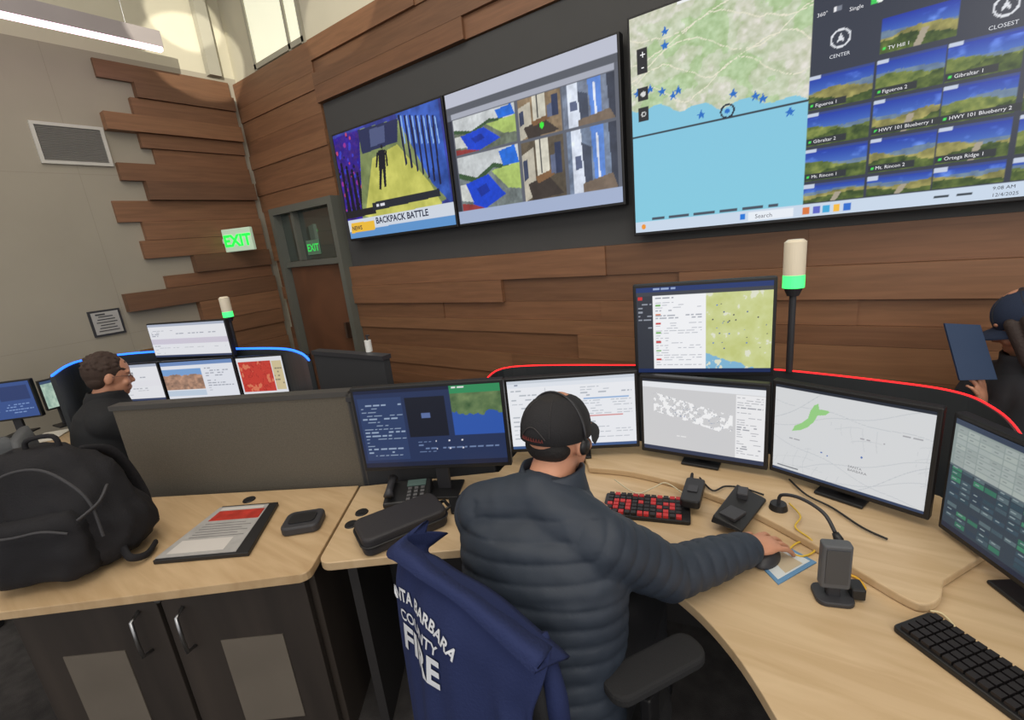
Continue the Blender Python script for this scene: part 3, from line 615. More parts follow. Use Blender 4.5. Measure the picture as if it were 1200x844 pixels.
# zip case
p=(c_at(428,644)+c_at(512,602))/2; T=thing('zip_case','black zipped hard carrying case on worktop','case',p,PSI+.52)
part(B().prism(rrect(.28,.15,.03),0,.062),'shell',mat('case fabric',(42,40,43),.6,bump=.3,bscale=300),T,bev=.010,segs=3)
b=B(); pts=[Vector((x,y,.034)) for x,y in rrect(.286,.156,.033,6)]; pts.append(pts[0]); b.tube(pts,.0035,n=8); part(b,'zipper',m_black,T)
part(B().tube([(.143,-.03,.03),(.165,-.025,.033),(.165,.025,.033),(.143,.03,.03)],.006,n=8),'handle',m_black,T,smooth=True)
def keyboard(depth,label,keycol,loc=None,rz=0,w=.44,acc=None):
    T=thing('keyboard',label,'keyboard',loc,rz)
    part(B().prism(rrect(w,depth,.01,3),0,.014),'case',m_black,T,bev=.003)
    b=B(); nx=int(w/.0195)-1; ny=int(depth/.0205)
    rg=random.Random(3)
    for i in range(ny):
        for j in range(nx):
            mi=1 if (acc and rg.random()<acc) else 0
            b.box((-w/2+.018+j*.0195+.003,-depth/2+.014+i*.0202,.018),(.0155,.0155,.01),mi)
    o=part(b,'keycap',keycol,T); o['kind']='stuff'
    return T
pk=(c_at(722,590)+c_at(795,606))/2
keyboard(.13,'black gaming keyboard with red backlit keys',[mat('dark keycap',(30,26,28),.5),mat('red keycap',(176,40,42),.5,emit=.12)],loc=pk,rz=PSI-.35,w=.27,acc=.5)
dk_=c_at(1200,815)-c_at(1075,728); keyboard(.11,'slim black keyboard on worktop',[mat('dark keycap',(30,26,28),.5)],loc=(c_at(1135,800)+c_at(1160,775))/2+dk_.normalized()*.085,rz=math.atan2(dk_.y,dk_.x),w=.42)
# angular docking tray on the shelf
p=c_at(866,600,.776); T=thing('docking_cradle','black angular device cradle on monitor shelf','device',p,PSI+.75)
b=B(); b.add([(-.10,-.045,0),(.10,-.045,0),(.10,.045,0),(-.10,.045,0),(-.10,-.045,.008),(.10,-.045,.012),(.09,.04,.04),(-.09,.04,.022)],[(0,1,2,3),(4,5,6,7),(0,1,5,4),(1,2,6,5),(2,3,7,6),(3,0,4,7)]); part(b,'body',m_black,T,bev=.004)
part(B().box((.055,.01,.034),(.05,.03,.02),rz=.3),'slot_block',m_dark,T,bev=.003)
part(B().box((-.05,0,.021),(.06,.05,.01),rz=-.2),'tray',m_dark,T,bev=.002)
p=c_at(812,582,.776); T=thing('radio_handset','black radio handset lying on shelf','radio',p,PSI+1.05)
part(B().prism(rrect(.15,.06,.012),0,.028),'body',m_black,T,bev=.005); part(B().cyl((.07,.015,.016),(.13,.02,.010),.007,.005,n=12),'antenna',m_black,T); part(B().prism(rrect(.04,.03,.004),.0285,.031),'display',m_dark,T)
# mouse pad & mouse
q=[c_at(868,640),c_at(905,632),c_at(957,660),c_at(912,686)]
c0=sum(q,Vector())/4; b=B(); b.prism([(p.x-c0.x,p.y-c0.y) for p in q],0,.003,0)
q2=[c0+(p-c0)*.84 for p in q]; b.prism([(p.x-c0.x,p.y-c0.y) for p in q2],.0031,.0036,1)
q3=[c0+(p-c0)*.45+Vector((.02,-.01,0)) for p in q]; b.prism([(p.x-c0.x,p.y-c0.y) for p in q3],.0037,.0041,2)
solo(b,'mouse_pad',[mat('pad blue edge',(96,140,180),.6),mat('pad white',(206,212,214),.6),mat('pad tan print',(190,176,150),.6)],'white mouse pad with pale blue edge','mouse pad',c0)
mo=pz(898,655,DZ+.006); T=thing('computer_mouse','dark computer mouse held under a hand','mouse',mo,PSI-.9)
b=B().ell((0,0,0),(.03,.052,.030),z0=0.0,n=24); part(b,'shell',m_dark,T,smooth=True); part(B().cyl((-.003,.03,.024),(.003,.03,.024),.008,n=16),'scroll_wheel',m_black,T)
p=c_at(975,700); T=thing('desk_scanner','dark grey upright device on round foot','device',p,PSI-.3)
part(B().prism(rrect(.08,.07,.02),0,.012),'foot',m_dark,T,bev=.003)
part(B().prism(rrect(.03,.02,.006),.01,.06),'neck',m_dark,T)
b=B().prism(rrect(.062,.03,.008),.035,.15); part(b,'body',mat('graphite shell',(84,86,90),.5),T,bev=.004)
part(B().box((0,-.016,.095),(.046,.003,.09)),'front_face',mat('graphite face',(66,68,72),.3),T)
part(B().box((.05,.01,.02),(.03,.04,.03)),'plug',m_black,T,bev=.004)
a=pz(912,596,.776); bb=pz(978,632,.80)
T=thing('gooseneck_microphone','black gooseneck microphone on shelf','microphone',a)
d=bb-a
part(B().cyl((0,0,0),(0,0,.018),.026,.022,n=24),'base',m_black,T)
pts=catmull([Vector((0,0,.015)),Vector((0,0,.05))+d*.05,Vector((0,0,.07))+d*.4,Vector((0,0,.06))+d*.8,d+Vector((0,0,.02))],6); part(B().tube(pts,.005,n=10),'gooseneck',m_dark,T,smooth=True)
e=pts[-1]; part(B().tube([e,e+Vector((0,0,-.015))+d*.06,e+Vector((0,0,-.03))+d*.12],[.008,.012,.006],n=12),'microphone_head',m_black,T,smooth=True)
def cable(pts,col,r,label,nm='cable'):
    P_=catmull([pz(u,v,z) for u,v,z in pts],6); c0=P_[0].copy()
    b=B().tube([p-c0 for p in P_],r,n=8); o=solo(b,nm,mat('cable '+str(col),col,.5),label,'cable',c0,smooth=True); return o
cable([(925,590,.785),(938,605,.785),(932,618,.782),(950,632,.776),(955,645,.757),(940,652,.756),(925,645,.756),(940,635,.757),(965,648,.756)],(214,178,60),.0025,'yellow network cable looped on worktop')
cable([(720,562,.782),(745,578,.782),(765,572,.782),(780,566,.782),(800,578,.782)],(200,190,160),.0022,'pale cable behind the keyboard')
cable([(985,692,.757),(1005,688,.757),(1014,690,.757),(1005,678,.757),(990,672,.757)],(220,170,50),.003,'yellow black cable beside upright device')
cable([(1090,716,.757),(1105,720,.757),(1122,740,.757),(1112,745,.757)],(215,200,160),.0022,'thin pale cable beside keyboard')
cable([(925,562,.786),(945,580,.786),(975,595,.782),(1010,618,.782),(1040,632,.782)],(20,20,22),.003,'black cable on monitor shelf')
cable([(820,560,.783),(835,575,.783),(850,570,.783),(870,572,.783),(895,580,.783)],(20,20,22),.003,'black cable on monitor shelf')
p=c_at(537,592); solo(B().prism(rrect(.06,.11,.01),0,.009),'mobile_phone',m_black,'black mobile phone on worktop','phone',p,PSI+.2,bev=.002)
# backpack
m_bp=mat('black nylon',(32,31,34),.8,bump=.5,bscale=180,spec=.3); m_seam=mat('backpack seam',(58,57,60),.7)
T=thing('backpack','black nylon backpack standing on worktop','backpack',C(-1.52,1.39,DZ+.008),PSI+.12); T.scale=(.96,.96,.95)
b=B(); secs=[]
for z,wx,wy,oy in [(0,.17,.10,0),(.015,.20,.125,0),(.06,.212,.13,0),(.1,.212,.13,0),(.15,.206,.126,0),(.2,.196,.118,0),(.25,.188,.11,.0),(.3,.175,.096,.01),(.34,.16,.085,.015),(.38,.13,.065,.02),(.41,.09,.04,.02),(.42,.05,.025,.02)]: secs.append(((0.03*math.sin(z*11),oy,z),(wx,0,0),(0,wy,0)))
b.rings(secs,48,pw=3.0); part(b,'main_compartment',m_bp,T,smooth=True,sub=1,wr=.021)
b=B(); secs=[]
for z,wx,wy in [(.02,.12,.04),(.03,.145,.055),(.07,.15,.06),(.12,.15,.06),(.16,.148,.055),(.2,.14,.05),(.235,.11,.03)]: secs.append(((.01,-.115,z),(wx,0,0),(0,wy,0)))
b.rings(secs,40,pw=3.0); part(b,'front_pocket',m_bp,T,smooth=True,sub=1,wr=.014)
part(B().tube(catmull([Vector((-.12,-.176,.2)),Vector((-.08,-.182,.212)),Vector((0,-.184,.21)),Vector((.08,-.182,.214)),Vector((.14,-.172,.19))],4),.004,n=8),'zipper',m_seam,T)
part(B().tube(catmull([Vector((-.17,-.125,.14)),Vector((-.155,-.13,.25)),Vector((-.12,-.115,.33)),Vector((-.04,-.088,.38)),Vector((.06,-.088,.38)),Vector((.15,-.11,.32)),Vector((.19,-.12,.25)),Vector((.2,-.13,.14))],5),.0045,n=8),'zipper',m_seam,T)
part(B().tube(catmull([Vector((-.05,.02,.405)),Vector((-.04,.02,.45)),Vector((.04,.02,.455)),Vector((.05,.02,.405))],5),.008,n=10),'handle',m_bp,T,smooth=True)
for sx_ in(-1,1):
    part(B().tube(catmull([Vector((sx_*.07,.06,.38)),Vector((sx_*.12,.13,.33)),Vector((sx_*.15,.16,.15)),Vector((sx_*.17,.12,.03))],6),.011,n=10,ex=2.0),'shoulder_strap',m_bp,T,smooth=True)
    part(B().tube(catmull([Vector((sx_*.20,-.05,.28)),Vector((sx_*.205,-.11,.25)),Vector((sx_*.165,-.155,.22))],5),.005,n=8,ex=2.2),'compression_strap',m_seam,T,smooth=True)
part(B().tube(catmull([Vector((.19,-.06,.06)),Vector((.23,-.10,.03)),Vector((.26,-.07,.012)),Vector((.25,.0,.012))],6),.009,n=8,ex=1.6),'hip_strap',m_bp,T,smooth=True)
b=B()
secs=[((.2,0,.04),(.03,0,0),(0,.06,0)),((.208,0,.1),(.032,0,0),(0,.07,0)),((.2,0,.17),(.02,0,0),(0,.06,0))]
b.rings(secs,24,pw=2.6); part(b,'side_pocket',m_bp,T,smooth=True,sub=2,wr=.006)

# ================= OFFICE CHAIR =================
m_chair=mat('black chair fabric',(32,32,34),.9,bump=.4,bscale=300)
def chair(loc,rz,label,top=1.0,seatz=.46,mb=None,ax=.285,bw=.2,padrot=0,ay=.03,az=.19):
    T=thing('office_chair',label,'chair',loc,rz); mb=mb or m_chair
    part(B().prism(rrect(.48,.46,.1),seatz-.07,seatz),'seat',m_chair,T,bev=.025,segs=4)
    b=B(); secs=[]
    for z,wx,y in [(seatz+.06,bw-.03,-.22),(seatz+.1,bw,-.235),(seatz+.28,bw+.01,-.25),(top-.06,bw,-.27),(top,bw-.05,-.275)]: secs.append(((0,y,z),(wx,0,0),(0,.022,0)))
    b.rings(secs,28,pw=3); part(b,'backrest',mb,T,smooth=True)
    part(B().tube([(0,-.1,seatz-.08),(0,-.25,seatz-.06),(0,-.275,seatz+.1)],.022,n=12),'back_support',m_black,T)
    for s in(-1,1):
        a=part(B().box((s*(ax-.04),ay-.03,seatz-.06),(.1,.05,.02)).box((s*ax,ay-.03,seatz+(az-.07)/2),(.025,.05,az+.03)),'armrest',m_black,T,bev=.005)
        pad=part(B().prism(rrect(.085,.25,.035),0,.028),'pad',m_chair,a,bev=.008); pad.location=(s*ax,ay,seatz+az); pad.rotation_euler=(0,0,padrot if s>0 else 0)
    part(B().cyl((0,0,.1),(0,0,seatz-.07),.028,n=16),'gas_column',m_dark,T)
    for i in range(5):
        t=2*math.pi*i/5+.3; x,y=math.cos(t),math.sin(t)
        l=part(B().tube([(0,0,.12),(x*.28,y*.28,.075)],[.028,.018],n=10),'leg',m_black,T)
        part(B().cyl((x*.28-y*.02,y*.28+x*.02,.03),(x*.28+y*.02,y*.28-x*.02,.03),.03,n=18),'caster',m_black,l)
    return T
CF=(.64,.77); crz=PSI+math.atan2(-CF[0],CF[1])
cloc=C(-.13+.26*CF[0],.76+.26*CF[1],0)
chair(cloc,crz,'black office chair with armrests and draped navy jacket',top=.975,bw=.16,ax=.25,ay=.02,az=.23,padrot=-.5)
JT=thing('draped_jacket','navy jacket with white lettering draped over chair back','jacket',cloc,crz)
def S(u,v,off=0.0):
    # u: -1..1 across the back, below -1 it wraps round the left side towards the seat
    uu=max(u,-1.0); ztop=1.035-.035*uu-.012*uu*uu-.022*uu**4+.006*math.sin(uu*5+1)
    k=max(0,(v-.14)/.86)
    if v<.14:
        kk=v/.14; y=-.215-(.10)*math.sin(kk*math.pi/2); z=ztop-.07*(1-math.sin(kk*math.pi/2))-.004-.0*kk
        z=ztop-.06*(1-kk)**2-.004
    else:
        fold=(.010*math.cos(uu*5+k*2.2)+.005*math.sin(uu*13-k*3+1))
        if uu>.1: fold+=.016*(uu-.1)*math.cos(uu*16+k*5)
        y=-.315-.03*k-.02*math.sin(k*2.5)-fold*min(1,k*1.8+.2); z=ztop-.004-.62*k-.015*k*math.cos(uu*6)
        if k<.16: q_=1-k/.16; y+=.030*q_*q_; z+=.004*q_
    wl=.175+.012*k; wr=.185-.03*math.exp(-((k-.2)/.10)**2)+.03*k
    x=uu*(wr if uu>0 else wl); y+=.03*uu*uu*(1 if v>.14 else .3)
    nx,ny=0.0,-1.0
    if u<-1:
        e=(-u-1)*wl; R_=.028; lim=R_*math.pi/2
        if e<lim: a=e/R_; x-=R_*math.sin(a); y+=R_*(1-math.cos(a)); nx,ny=-math.sin(a),-math.cos(a)
        else: x-=R_; y+=R_+(e-lim); nx,ny=-1.0,0.0
    return Vector((x+nx*off,y+ny*off,z))
b=B(); nu,nv=72,64; ul=-1.55; vs=[S(ul+(1-ul)*i/nu,j/nv) for j in range(nv+1) for i in range(nu+1)]
fs=[(j*(nu+1)+i,j*(nu+1)+i+1,(j+1)*(nu+1)+i+1,(j+1)*(nu+1)+i) for j in range(nv) for i in range(nu)]
b.add(vs,fs); mj=mat('navy jacket fabric',(36,46,86),.85,bump=.4,bscale=200,spec=.3)
o=part(b,'back_panel',mj,JT,smooth=True); sd=o.modifiers.new('s','SOLIDIFY'); sd.thickness=.008; sd.offset=0
for s_ in(-1,1):
    b=B(); pts=catmull([Vector((s_*.13,-.21,.93)),Vector((s_*.165,-.235,.86)),Vector((s_*.17,-.235,.75)),Vector((s_*.17,-.24,.58)),Vector((s_*.165,-.24,.42))],6)
    b.tube(pts,[.014+.014*min(1,i/8) for i in range(len(pts))],n=20,ex=.8)
    part(b,'sleeve',mj,JT,smooth=True)
b=B()
def mapper(cx,cz,arcr=None):
    def f(x,y):
        if arcr:
            th_=(x)/arcr; X=(arcr+y)*math.sin(th_); Z=(arcr+y)*math.cos(th_)-arcr
        else: X=x; Z=y
        X+=cx; Z+=cz
        uu=max(X/.18,-1); zt_=1.035-.035*uu-.012*uu*uu-.022*uu**4; v=.14+.86*(zt_-.004-Z)/.62; return S(X/.18,max(v,.15),.0078)
    return f
TX=-.095
b.text('SANTA BARBARA',0,0,0,.0325,f=mapper(TX,.955,.19),align='CENTER',bold=.0009,res=4)
b.text('COUNTY',0,0,0,.033,f=mapper(TX+.0,.908,.35),align='CENTER',bold=.0006,res=4)
b.text('FIRE',0,0,0,.078,f=mapper(TX+.005,.838),align='CENTER',bold=.0026,res=4)
part(b,'lettering',mat('white print',(215,218,224),.6),JT,fix=False,label='white SANTA BARBARA COUNTY FIRE lettering')

# ================= PEOPLE =================
def blob(b,voxel,it=3):
    me=b.mesh('tmp',[]); fixn(me); o=bpy.data.objects.new('tmp',me); sc.collection.objects.link(o)
    r=o.modifiers.new('r','REMESH'); r.mode='VOXEL'; r.voxel_size=voxel; r.use_smooth_shade=True
    s=o.modifiers.new('s','SMOOTH'); s.factor=.5; s.iterations=it
    dg=bpy.context.evaluated_depsgraph_get(); m2=bpy.data.meshes.new_from_object(o.evaluated_get(dg)); bpy.data.objects.remove(o); return m2
def meobj(me,name,m,parent,base,label=None):
    me.name=name; me.materials.clear(); me.materials.append(m)
    me.transform(Matrix.Translation(-base)); me.polygons.foreach_set('use_smooth',[True]*len(me.polygons))
    o=bpy.data.objects.new(name,me); sc.collection.objects.link(o)
    if parent: o.parent=parent
    if label: o['label']=label
    return o
def limb(b,pts,rads,n=18):
    for i,p in enumerate(pts): b.ell(p,(rads[i],)*3,n=n)
    for i in range(len(pts)-1): b.cyl(pts[i],pts[i+1],rads[i],rads[i+1],n=n)
def hand(b,w,d,up,thumb,curl=.35,s=1.0):
    d=d.normalized(); up=(up-d*up.dot(d)).normalized(); sd=d.cross(up)
    b.ell(w+d*.048*s,(.041*s,.054*s,.016*s),A=(sd,d,up)); b.ell(w+d*.01*s,(.028*s,.03*s,.02*s),A=(sd,d,up))
    for i,(off,ln_,rr) in enumerate([(-.031,.060,.0075),(-.0105,.072,.0082),(.0105,.078,.0084),(.032,.070,.0082)]):
        off=off*thumb; base=w+d*(.085-.004*abs(i-2))*s+sd*off*s; dirv=(d+sd*off*5.5).normalized(); ca=curl*.6; p=[base-dirv*.02*s,base]
        for seg in(.45,.32,.23):
            dv=dirv*math.cos(ca)-up*math.sin(ca); p.append(p[-1]+dv*ln_*seg*s); ca+=curl
        limb(b,p,[rr*s*1.1,rr*s*1.1,rr*s,rr*s*.95,rr*s*.85],n=12)
    t0=w+d*.022*s+sd*.022*thumb*s; tv_=(d*.6+sd*.8*thumb-up*.15).normalized(); tv2=(d*.95+sd*.3*thumb-up*.25).normalized()
    limb(b,[t0,t0+tv_*.035*s,t0+tv_*.035*s+tv2*.03*s,t0+tv_*.035*s+tv2*.052*s],[.014*s,.0115*s,.0100*s,.0085*s],n=12)
def quilt(me,chains,sp_=.040,amp=.0056):
    vs=me.vertices; n=len(vs); co=np.empty(n*3,dtype=np.float32); vs.foreach_get('co',co); co=co.reshape(-1,3)
    no=np.array([v.normal[:] for v in vs]); best=np.full(n,1e9); sv=np.zeros(n)
    for ch,rad in chains:
        acc=0
        for i in range(len(ch)-1):
            a=np.array(ch[i]);b_=np.array(ch[i+1]); d=b_-a; L_=np.linalg.norm(d); t=np.clip(((co-a)@d)/L_**2,0 if i else -.6,1 if i<len(ch)-2 else 1.4)
            q=a+t[:,None]*d; ds=np.linalg.norm(co-q,axis=1)-rad; m=ds<best; best[m]=ds[m]; sv[m]=acc+t[m]*L_; acc+=L_
    w_=np.abs(np.sin(np.pi*sv/sp_))**.45-.7
    wr=np.array([mnoise.noise(Vector((float(p[0])*10,float(p[1])*10,float(p[2])*12)))+.4*mnoise.noise(Vector((float(p[0])*30,float(p[1])*30,float(p[2])*34))) for p in co])
    co+=no*(amp*w_+.0045*wr)[:,None]; vs.foreach_set('co',co.astype(np.float32).ravel()); me.update()
def person(label,J,jcol,hair=None,cap=None,headset=False,glasses=False,q=False,voxel=.006,skin=None,longhair=False,bulk=1.0,sb=0.0):
    V=lambda k:C(*J[k])
    pel,wa,chs,sh,nk,hd=[V(k) for k in('pelvis','waist','chest','shoulders','neck','head')]
    R_=C(*J['right'],0).normalized(); F_=Vector((-R_.y,R_.x,0)).normalized()
    hf=C(*J['look']).normalized(); hr=hf.cross(Vector((0,0,1))).normalized(); hu=hr.cross(hf).normalized()
    base=Vector((pel.x,pel.y,0))
    sk=skin or m_skin
    b=B()
    b.rings([(pel-Vector((0,0,.08)),R_*.13,F_*.10),(pel,R_*.165,F_*.125),(wa,R_*.145,F_*.11),(chs,R_*.17,F_*.12),(sh,R_*.15,F_*.085),(sh+(nk-sh)*.5,R_*.07,F_*.06)],24)
    limb(b,[sh+(nk-sh)*.3,nk,hd-hu*.05],[.062,.056,.055])
    A=(hr,hf,hu)
    b.ell(hd+hu*.02,(.072,.092,.096),A=A,n=24); b.ell(hd+hf*.035-hu*.045,(.056,.058,.065),A=A,n=20); b.ell(hd+hf*.062-hu*.085,(.026,.026,.022),A=A)
    limb(b,[hd+hf*.086+hu*.005,hd+hf*.102-hu*.026],[.008,.012],n=12)
    for s in(-1,1):
        b.ell(hd+hr*.076*s-hf*.008-hu*.005,(.010,.020,.031),A=A,n=12); b.ell(hd+hr*.036*s+hf*.066-hu*.03,(.026,.02,.022),A=A,n=12); b.ell(hd+hr*.03*s+hf*.076+hu*.026,(.026,.012,.008),A=A,n=12)
    b.ell(hd+hf*.088-hu*.058,(.023,.01,.006),A=A,n=12); b.ell(hd+hf*.086-hu*.069,(.021,.01,.007),A=A,n=12)
    for s,k in(('L',-1),('R',1)):
        shd,el,wr=V('sh'+s),V('el'+s),V('wr'+s)
        limb(b,[shd,el,wr],[.052,.04,.029]); hand(b,wr,C(*J['hd'+s]),C(*J['up'+s]),J['th'+s],J.get('curl'+s,.35))
        hp=pel+R_*.09*k; kn=V('kn'+s); an=V('an'+s); limb(b,[hp,kn,an],[.085,.058,.042]); limb(b,[an,an+F_*.15-Vector((0,0,an.z-.04))],[.045,.035])
    body=meobj(blob(b,voxel,2),'person',sk,None,base); body.location=base; body['label']=label; body['category']='person'
    b=B(); g_=bulk
    b.rings([(pel-Vector((0,0,.03)),R_*.185*g_,F_*.15*g_),(pel+Vector((0,0,.05)),R_*.195*g_,F_*.16*g_),(wa,R_*.195*g_,F_*.155*g_),(chs,R_*.21*g_,F_*.155*g_),((chs+sh)/2,R_*(.215+sb)*g_,F_*.15*g_),(sh,R_*(.19+sb),F_*.13),(sh+(nk-sh)*.45,R_*(.13+sb),F_*.105),(nk-Vector((0,0,.01)),R_*.082,F_*.082)],32)
    chains=[([pel,wa,chs,sh],.18)]
    for s,k in(('L',-1),('R',1)):
        shd,el,wr=V('sh'+s),V('el'+s),V('wr'+s); ua=(shd+el)/2+Vector((0,0,.004)); fa=(el+wr)/2
        limb(b,[sh+(nk-sh)*.4,(sh+(nk-sh)*.2+shd)/2,shd,ua,el,fa,wr-(wr-el)*.03],[.085,.088*g_,.080*g_,.072*g_,.065*g_,.056*g_,.043*g_],n=22); chains.append(([shd,el,wr],.06))
    jm=blob(b,.0062 if q else .008,7)
    if q: quilt(jm,chains)
    jk=meobj(jm,'jacket',jcol,body,base)
    cn=nk+(hd-nk)*.30
    b=B(); n=36; vs=[];fs=[]
    levels=[(nk-Vector((0,0,.035)),.096),(nk-Vector((0,0,.005)),.090),(nk+(cn-nk)*.5,.083),(cn,.081),(cn+Vector((0,0,.003)),.073),(nk,.070)]
    for c_,r_ in levels:
        for k in range(n):
            t=2*math.pi*k/n; vs.append(c_+R_*math.cos(t)*r_+F_*math.sin(t)*r_*1.02-Vector((0,0,.018*max(0,math.sin(t))))-base)
    for i in range(len(levels)-1):
        for k in range(n): k2=(k+1)%n; fs.append((i*n+k,i*n+k2,(i+1)*n+k2,(i+1)*n+k))
    b.add(vs,fs); part(b,'collar',jcol,jk,smooth=True)
    b=B(); b.rings([(pel-Vector((0,0,.1)),R_*.15,F_*.13),(pel,R_*.18,F_*.14),(pel+Vector((0,0,.06)),R_*.17,F_*.13)],24)
    for s,k in(('L',-1),('R',1)):
        hp=pel+R_*.09*k; kn=V('kn'+s); an=V('an'+s); limb(b,[hp,(hp+kn)/2,kn,(kn+an)/2,an+Vector((0,0,.03))],[.105,.092,.074,.066,.062])
    meobj(blob(b,.010,4),'trousers',mat('dark trousers',(32,33,38),.85,bump=.3),body,base)
    for s in('L','R'):
        an=V('an'+s); b=B(); b.ell(Vector((an.x,an.y,.07))+F_*.0,(.05,.06,.055),A=(R_,F_,Vector((0,0,1)))); b.ell(Vector((an.x,an.y,.045))+F_*.1,(.048,.1,.042),A=(R_,F_,Vector((0,0,1)))); b.ell(Vector((an.x,an.y,.015))+F_*.07,(.05,.14,.014),A=(R_,F_,Vector((0,0,1))))
        meobj(blob(b,.007,2),'shoe',m_black,body,base)
    for s in(-1,1):
        b=B().ell(hd+hr*.032*s+hf*.0805+hu*.006-base,(.010,.006,.005),A=A,n=12); b.ell(hd+hr*.032*s+hf*.0855+hu*.006-base,(.004,.002,.004),A=A,n=10,mi=1); part(b,'eye',[mat('eye white',(190,180,170),.3),mat('eye iris',(40,28,20),.2)],body,smooth=True)
    mh=hair or mat('black hair',(26,22,22),.7,bump=.6,bscale=120)
    b=B()
    if cap: b.ell(hd+hu*.028-hf*.012,(.076,.088,.088),A=A,n=24,z0=-.1); b.ell(hd-hf*.040-hu*.012,(.064,.048,.044),A=A,n=20)
    else: b.ell(hd+hu*.034-hf*.018,(.080,.092,.094),A=A,n=24); b.ell(hd-hf*.042-hu*.015,(.068,.052,.052),A=A,n=20)
    if longhair:
        for k in range(-3,4): limb(b,[hd-hf*.04+hr*.022*k,hd-hf*.075+hr*.028*k-hu*.1,hd-hf*.06+hr*.033*k-hu*.22,hd-hf*.03+hr*.036*k-hu*.32],[.045,.036,.028,.012],n=12)
        for s in(-1,1): limb(b,[hd+hr*.075*s+hu*.02,hd+hr*.085*s-hu*.1+hf*.01,hd+hr*.09*s-hu*.22+hf*.03],[.022,.026,.014],n=12); limb(b,[hd+hr*.07*s+hu*.02+hf*.04,hd+hr*.08*s-hu*.1+hf*.04,hd+hr*.09*s-hu*.2+hf*.04],[.020,.022,.012],n=12)
    elif not cap:
        for i in range(90):
            t=random.uniform(0,6.28); ph=random.uniform(-.05,1.5); d_=hr*math.cos(t)*math.cos(ph)*.078+hf*math.sin(t)*math.cos(ph)*.090+hu*math.sin(ph)*.093; b.ell(hd+hu*.034-hf*.018+d_,(.008,.014,.010),A=A,n=8)
    me=blob(b,.004,1); meobj(me,'hair',mh,body,base)
    if cap:
        b=B(); o_=hd+hu*.028-hf*.006; n=32; CW,CD,CHt=.0845,.100,.084
        secs=[(o_-hu*.022,hr*(CW-.003),hf*(CD-.003)),(o_-hu*.02,hr*CW,hf*CD)]
        for i in range(1,11):
            ph=math.pi/2*i/10; ct=max(math.cos(ph)**.8,.03); secs.append((o_+hu*math.sin(ph)*CHt,hr*(CW*ct),hf*(CD*ct)))
        b.rings(secs,n); b.ell(o_+hu*(CHt+.001),(.008,.008,.004),A=A,n=10)
        cb=B(); cb.v=[tuple(Vector(v)-base) for v in b.v]; cb.f=b.f; cb.m=b.m; cb.c=b.c
        cp_=part(cb,'cap',cap,body,smooth=True,label='dark baseball cap')
        b=B(); vs=[];fs=[]
        for layer in(0,.004):
            for i in range(9):
                for j in range(13):
                    t=(-1+2*j/12); r_=i/8
                    p=o_+hr*t*.076+hf*(math.sqrt(max(0,1-(t*.85)**2))*.094+r_*.07*math.sqrt(max(.05,1-t*t)))+hu*(-.012-layer-.02*t*t-.014*r_)-base
                    vs.append(p)
        for i in range(8):
            for j in range(12):
                a=i*13+j; fs.append((a,a+1,a+14,a+13)); a+=117; fs.append((a,a+13,a+14,a+1))
        b.add(vs,fs); part(b,'brim',cap,cp_,smooth=True)
        for k in range(6):
            t=2*math.pi*k/6; part(B().tube([o_-base+hr*((CW+.0008)*(math.cos(p_)**.8 if p_<1.5 else .03))*math.cos(t)+hf*((CD+.0008)*(math.cos(p_)**.8 if p_<1.5 else .03))*math.sin(t)+hu*math.sin(p_)*(CHt+.0005) for p_ in np.linspace(0,1.5,10)],.0010,n=6),'panel_seam',mat('cap seam',(46,44,46),.8),cp_)
        if headset:
            def capp(ang,h):
                ph=math.asin(min(.99,max(0,h/CHt))); ct=math.cos(ph)**.8 if h>0 else 1.0
                return o_-base+hr*((CW+.001)*ct*math.sin(ang))-hf*((CD+.001)*ct*math.cos(ang))+hu*h
            b=B(); b.tube([capp(t*.42,.030*math.cos(t*1.5)-.008) for t in np.linspace(-1,1,11)],.0014,n=6); part(b,'stitching',mat('cap stitching',(56,52,52),.8),cp_)
            b=B()
            for i in range(9):
                a0=-.38+i*.085
                b.tube([capp(a0,-.012),capp(a0+.027,-.004),capp(a0+.05,-.012)],.0014,n=6)
            part(b,'embroidery',mat('red embroidery',(104,44,40),.8),cp_,label='faint red embroidered lettering strip')
    if headset:
        b=B(); pts=[hd-base+hr*math.sin(t)*.090+hu*(math.cos(t)*.110+.008)-hf*.010 for t in np.linspace(-1.5,1.5,21)]
        b.tube(pts,.0028,n=8,ex=1.5); hs=part(b,'headset',m_dark,body,smooth=True,label='thin black over-ear headset')
        for s in(-1,1):
            c0=hd-base+hr*.083*s-hf*.004-hu*.008; part(B().rings([(c0-hr*s*.006,hf*.016,hu*.019),(c0,hf*.019,hu*.022),(c0+hr*s*.008,hf*.015,hu*.018)],20),'ear_cup',m_black,hs,smooth=True)
    if glasses:
        b=B()
        for s in(-1,1):
            c0=hd-base+hr*.032*s+hf*.094+hu*.004; b.tube([c0+hr*.020*math.cos(t)+hu*.013*math.sin(t) for t in np.linspace(0,2*math.pi,17)],.001,n=6); b.tube([c0+hr*.020*s,hd-base+hr*.08*s+hf*.03+hu*.008,hd-base+hr*.08*s-hf*.02],.001,n=6)
        b.tube([hd-base+hf*.095+hu*.008-hr*.01,hd-base+hf*.098+hu*.008,hd-base+hf*.095+hu*.008+hr*.01],.001,n=6); part(b,'glasses',m_dark,body)
    return body
m_puff=mat('dark slate puffer nylon',(44,52,64),.6,bump=.15,bscale=60,var=.08,vscale=12,spec=.4)
m_cap=mat('black cap cloth',(30,29,32),.85,bump=.4,bscale=300)
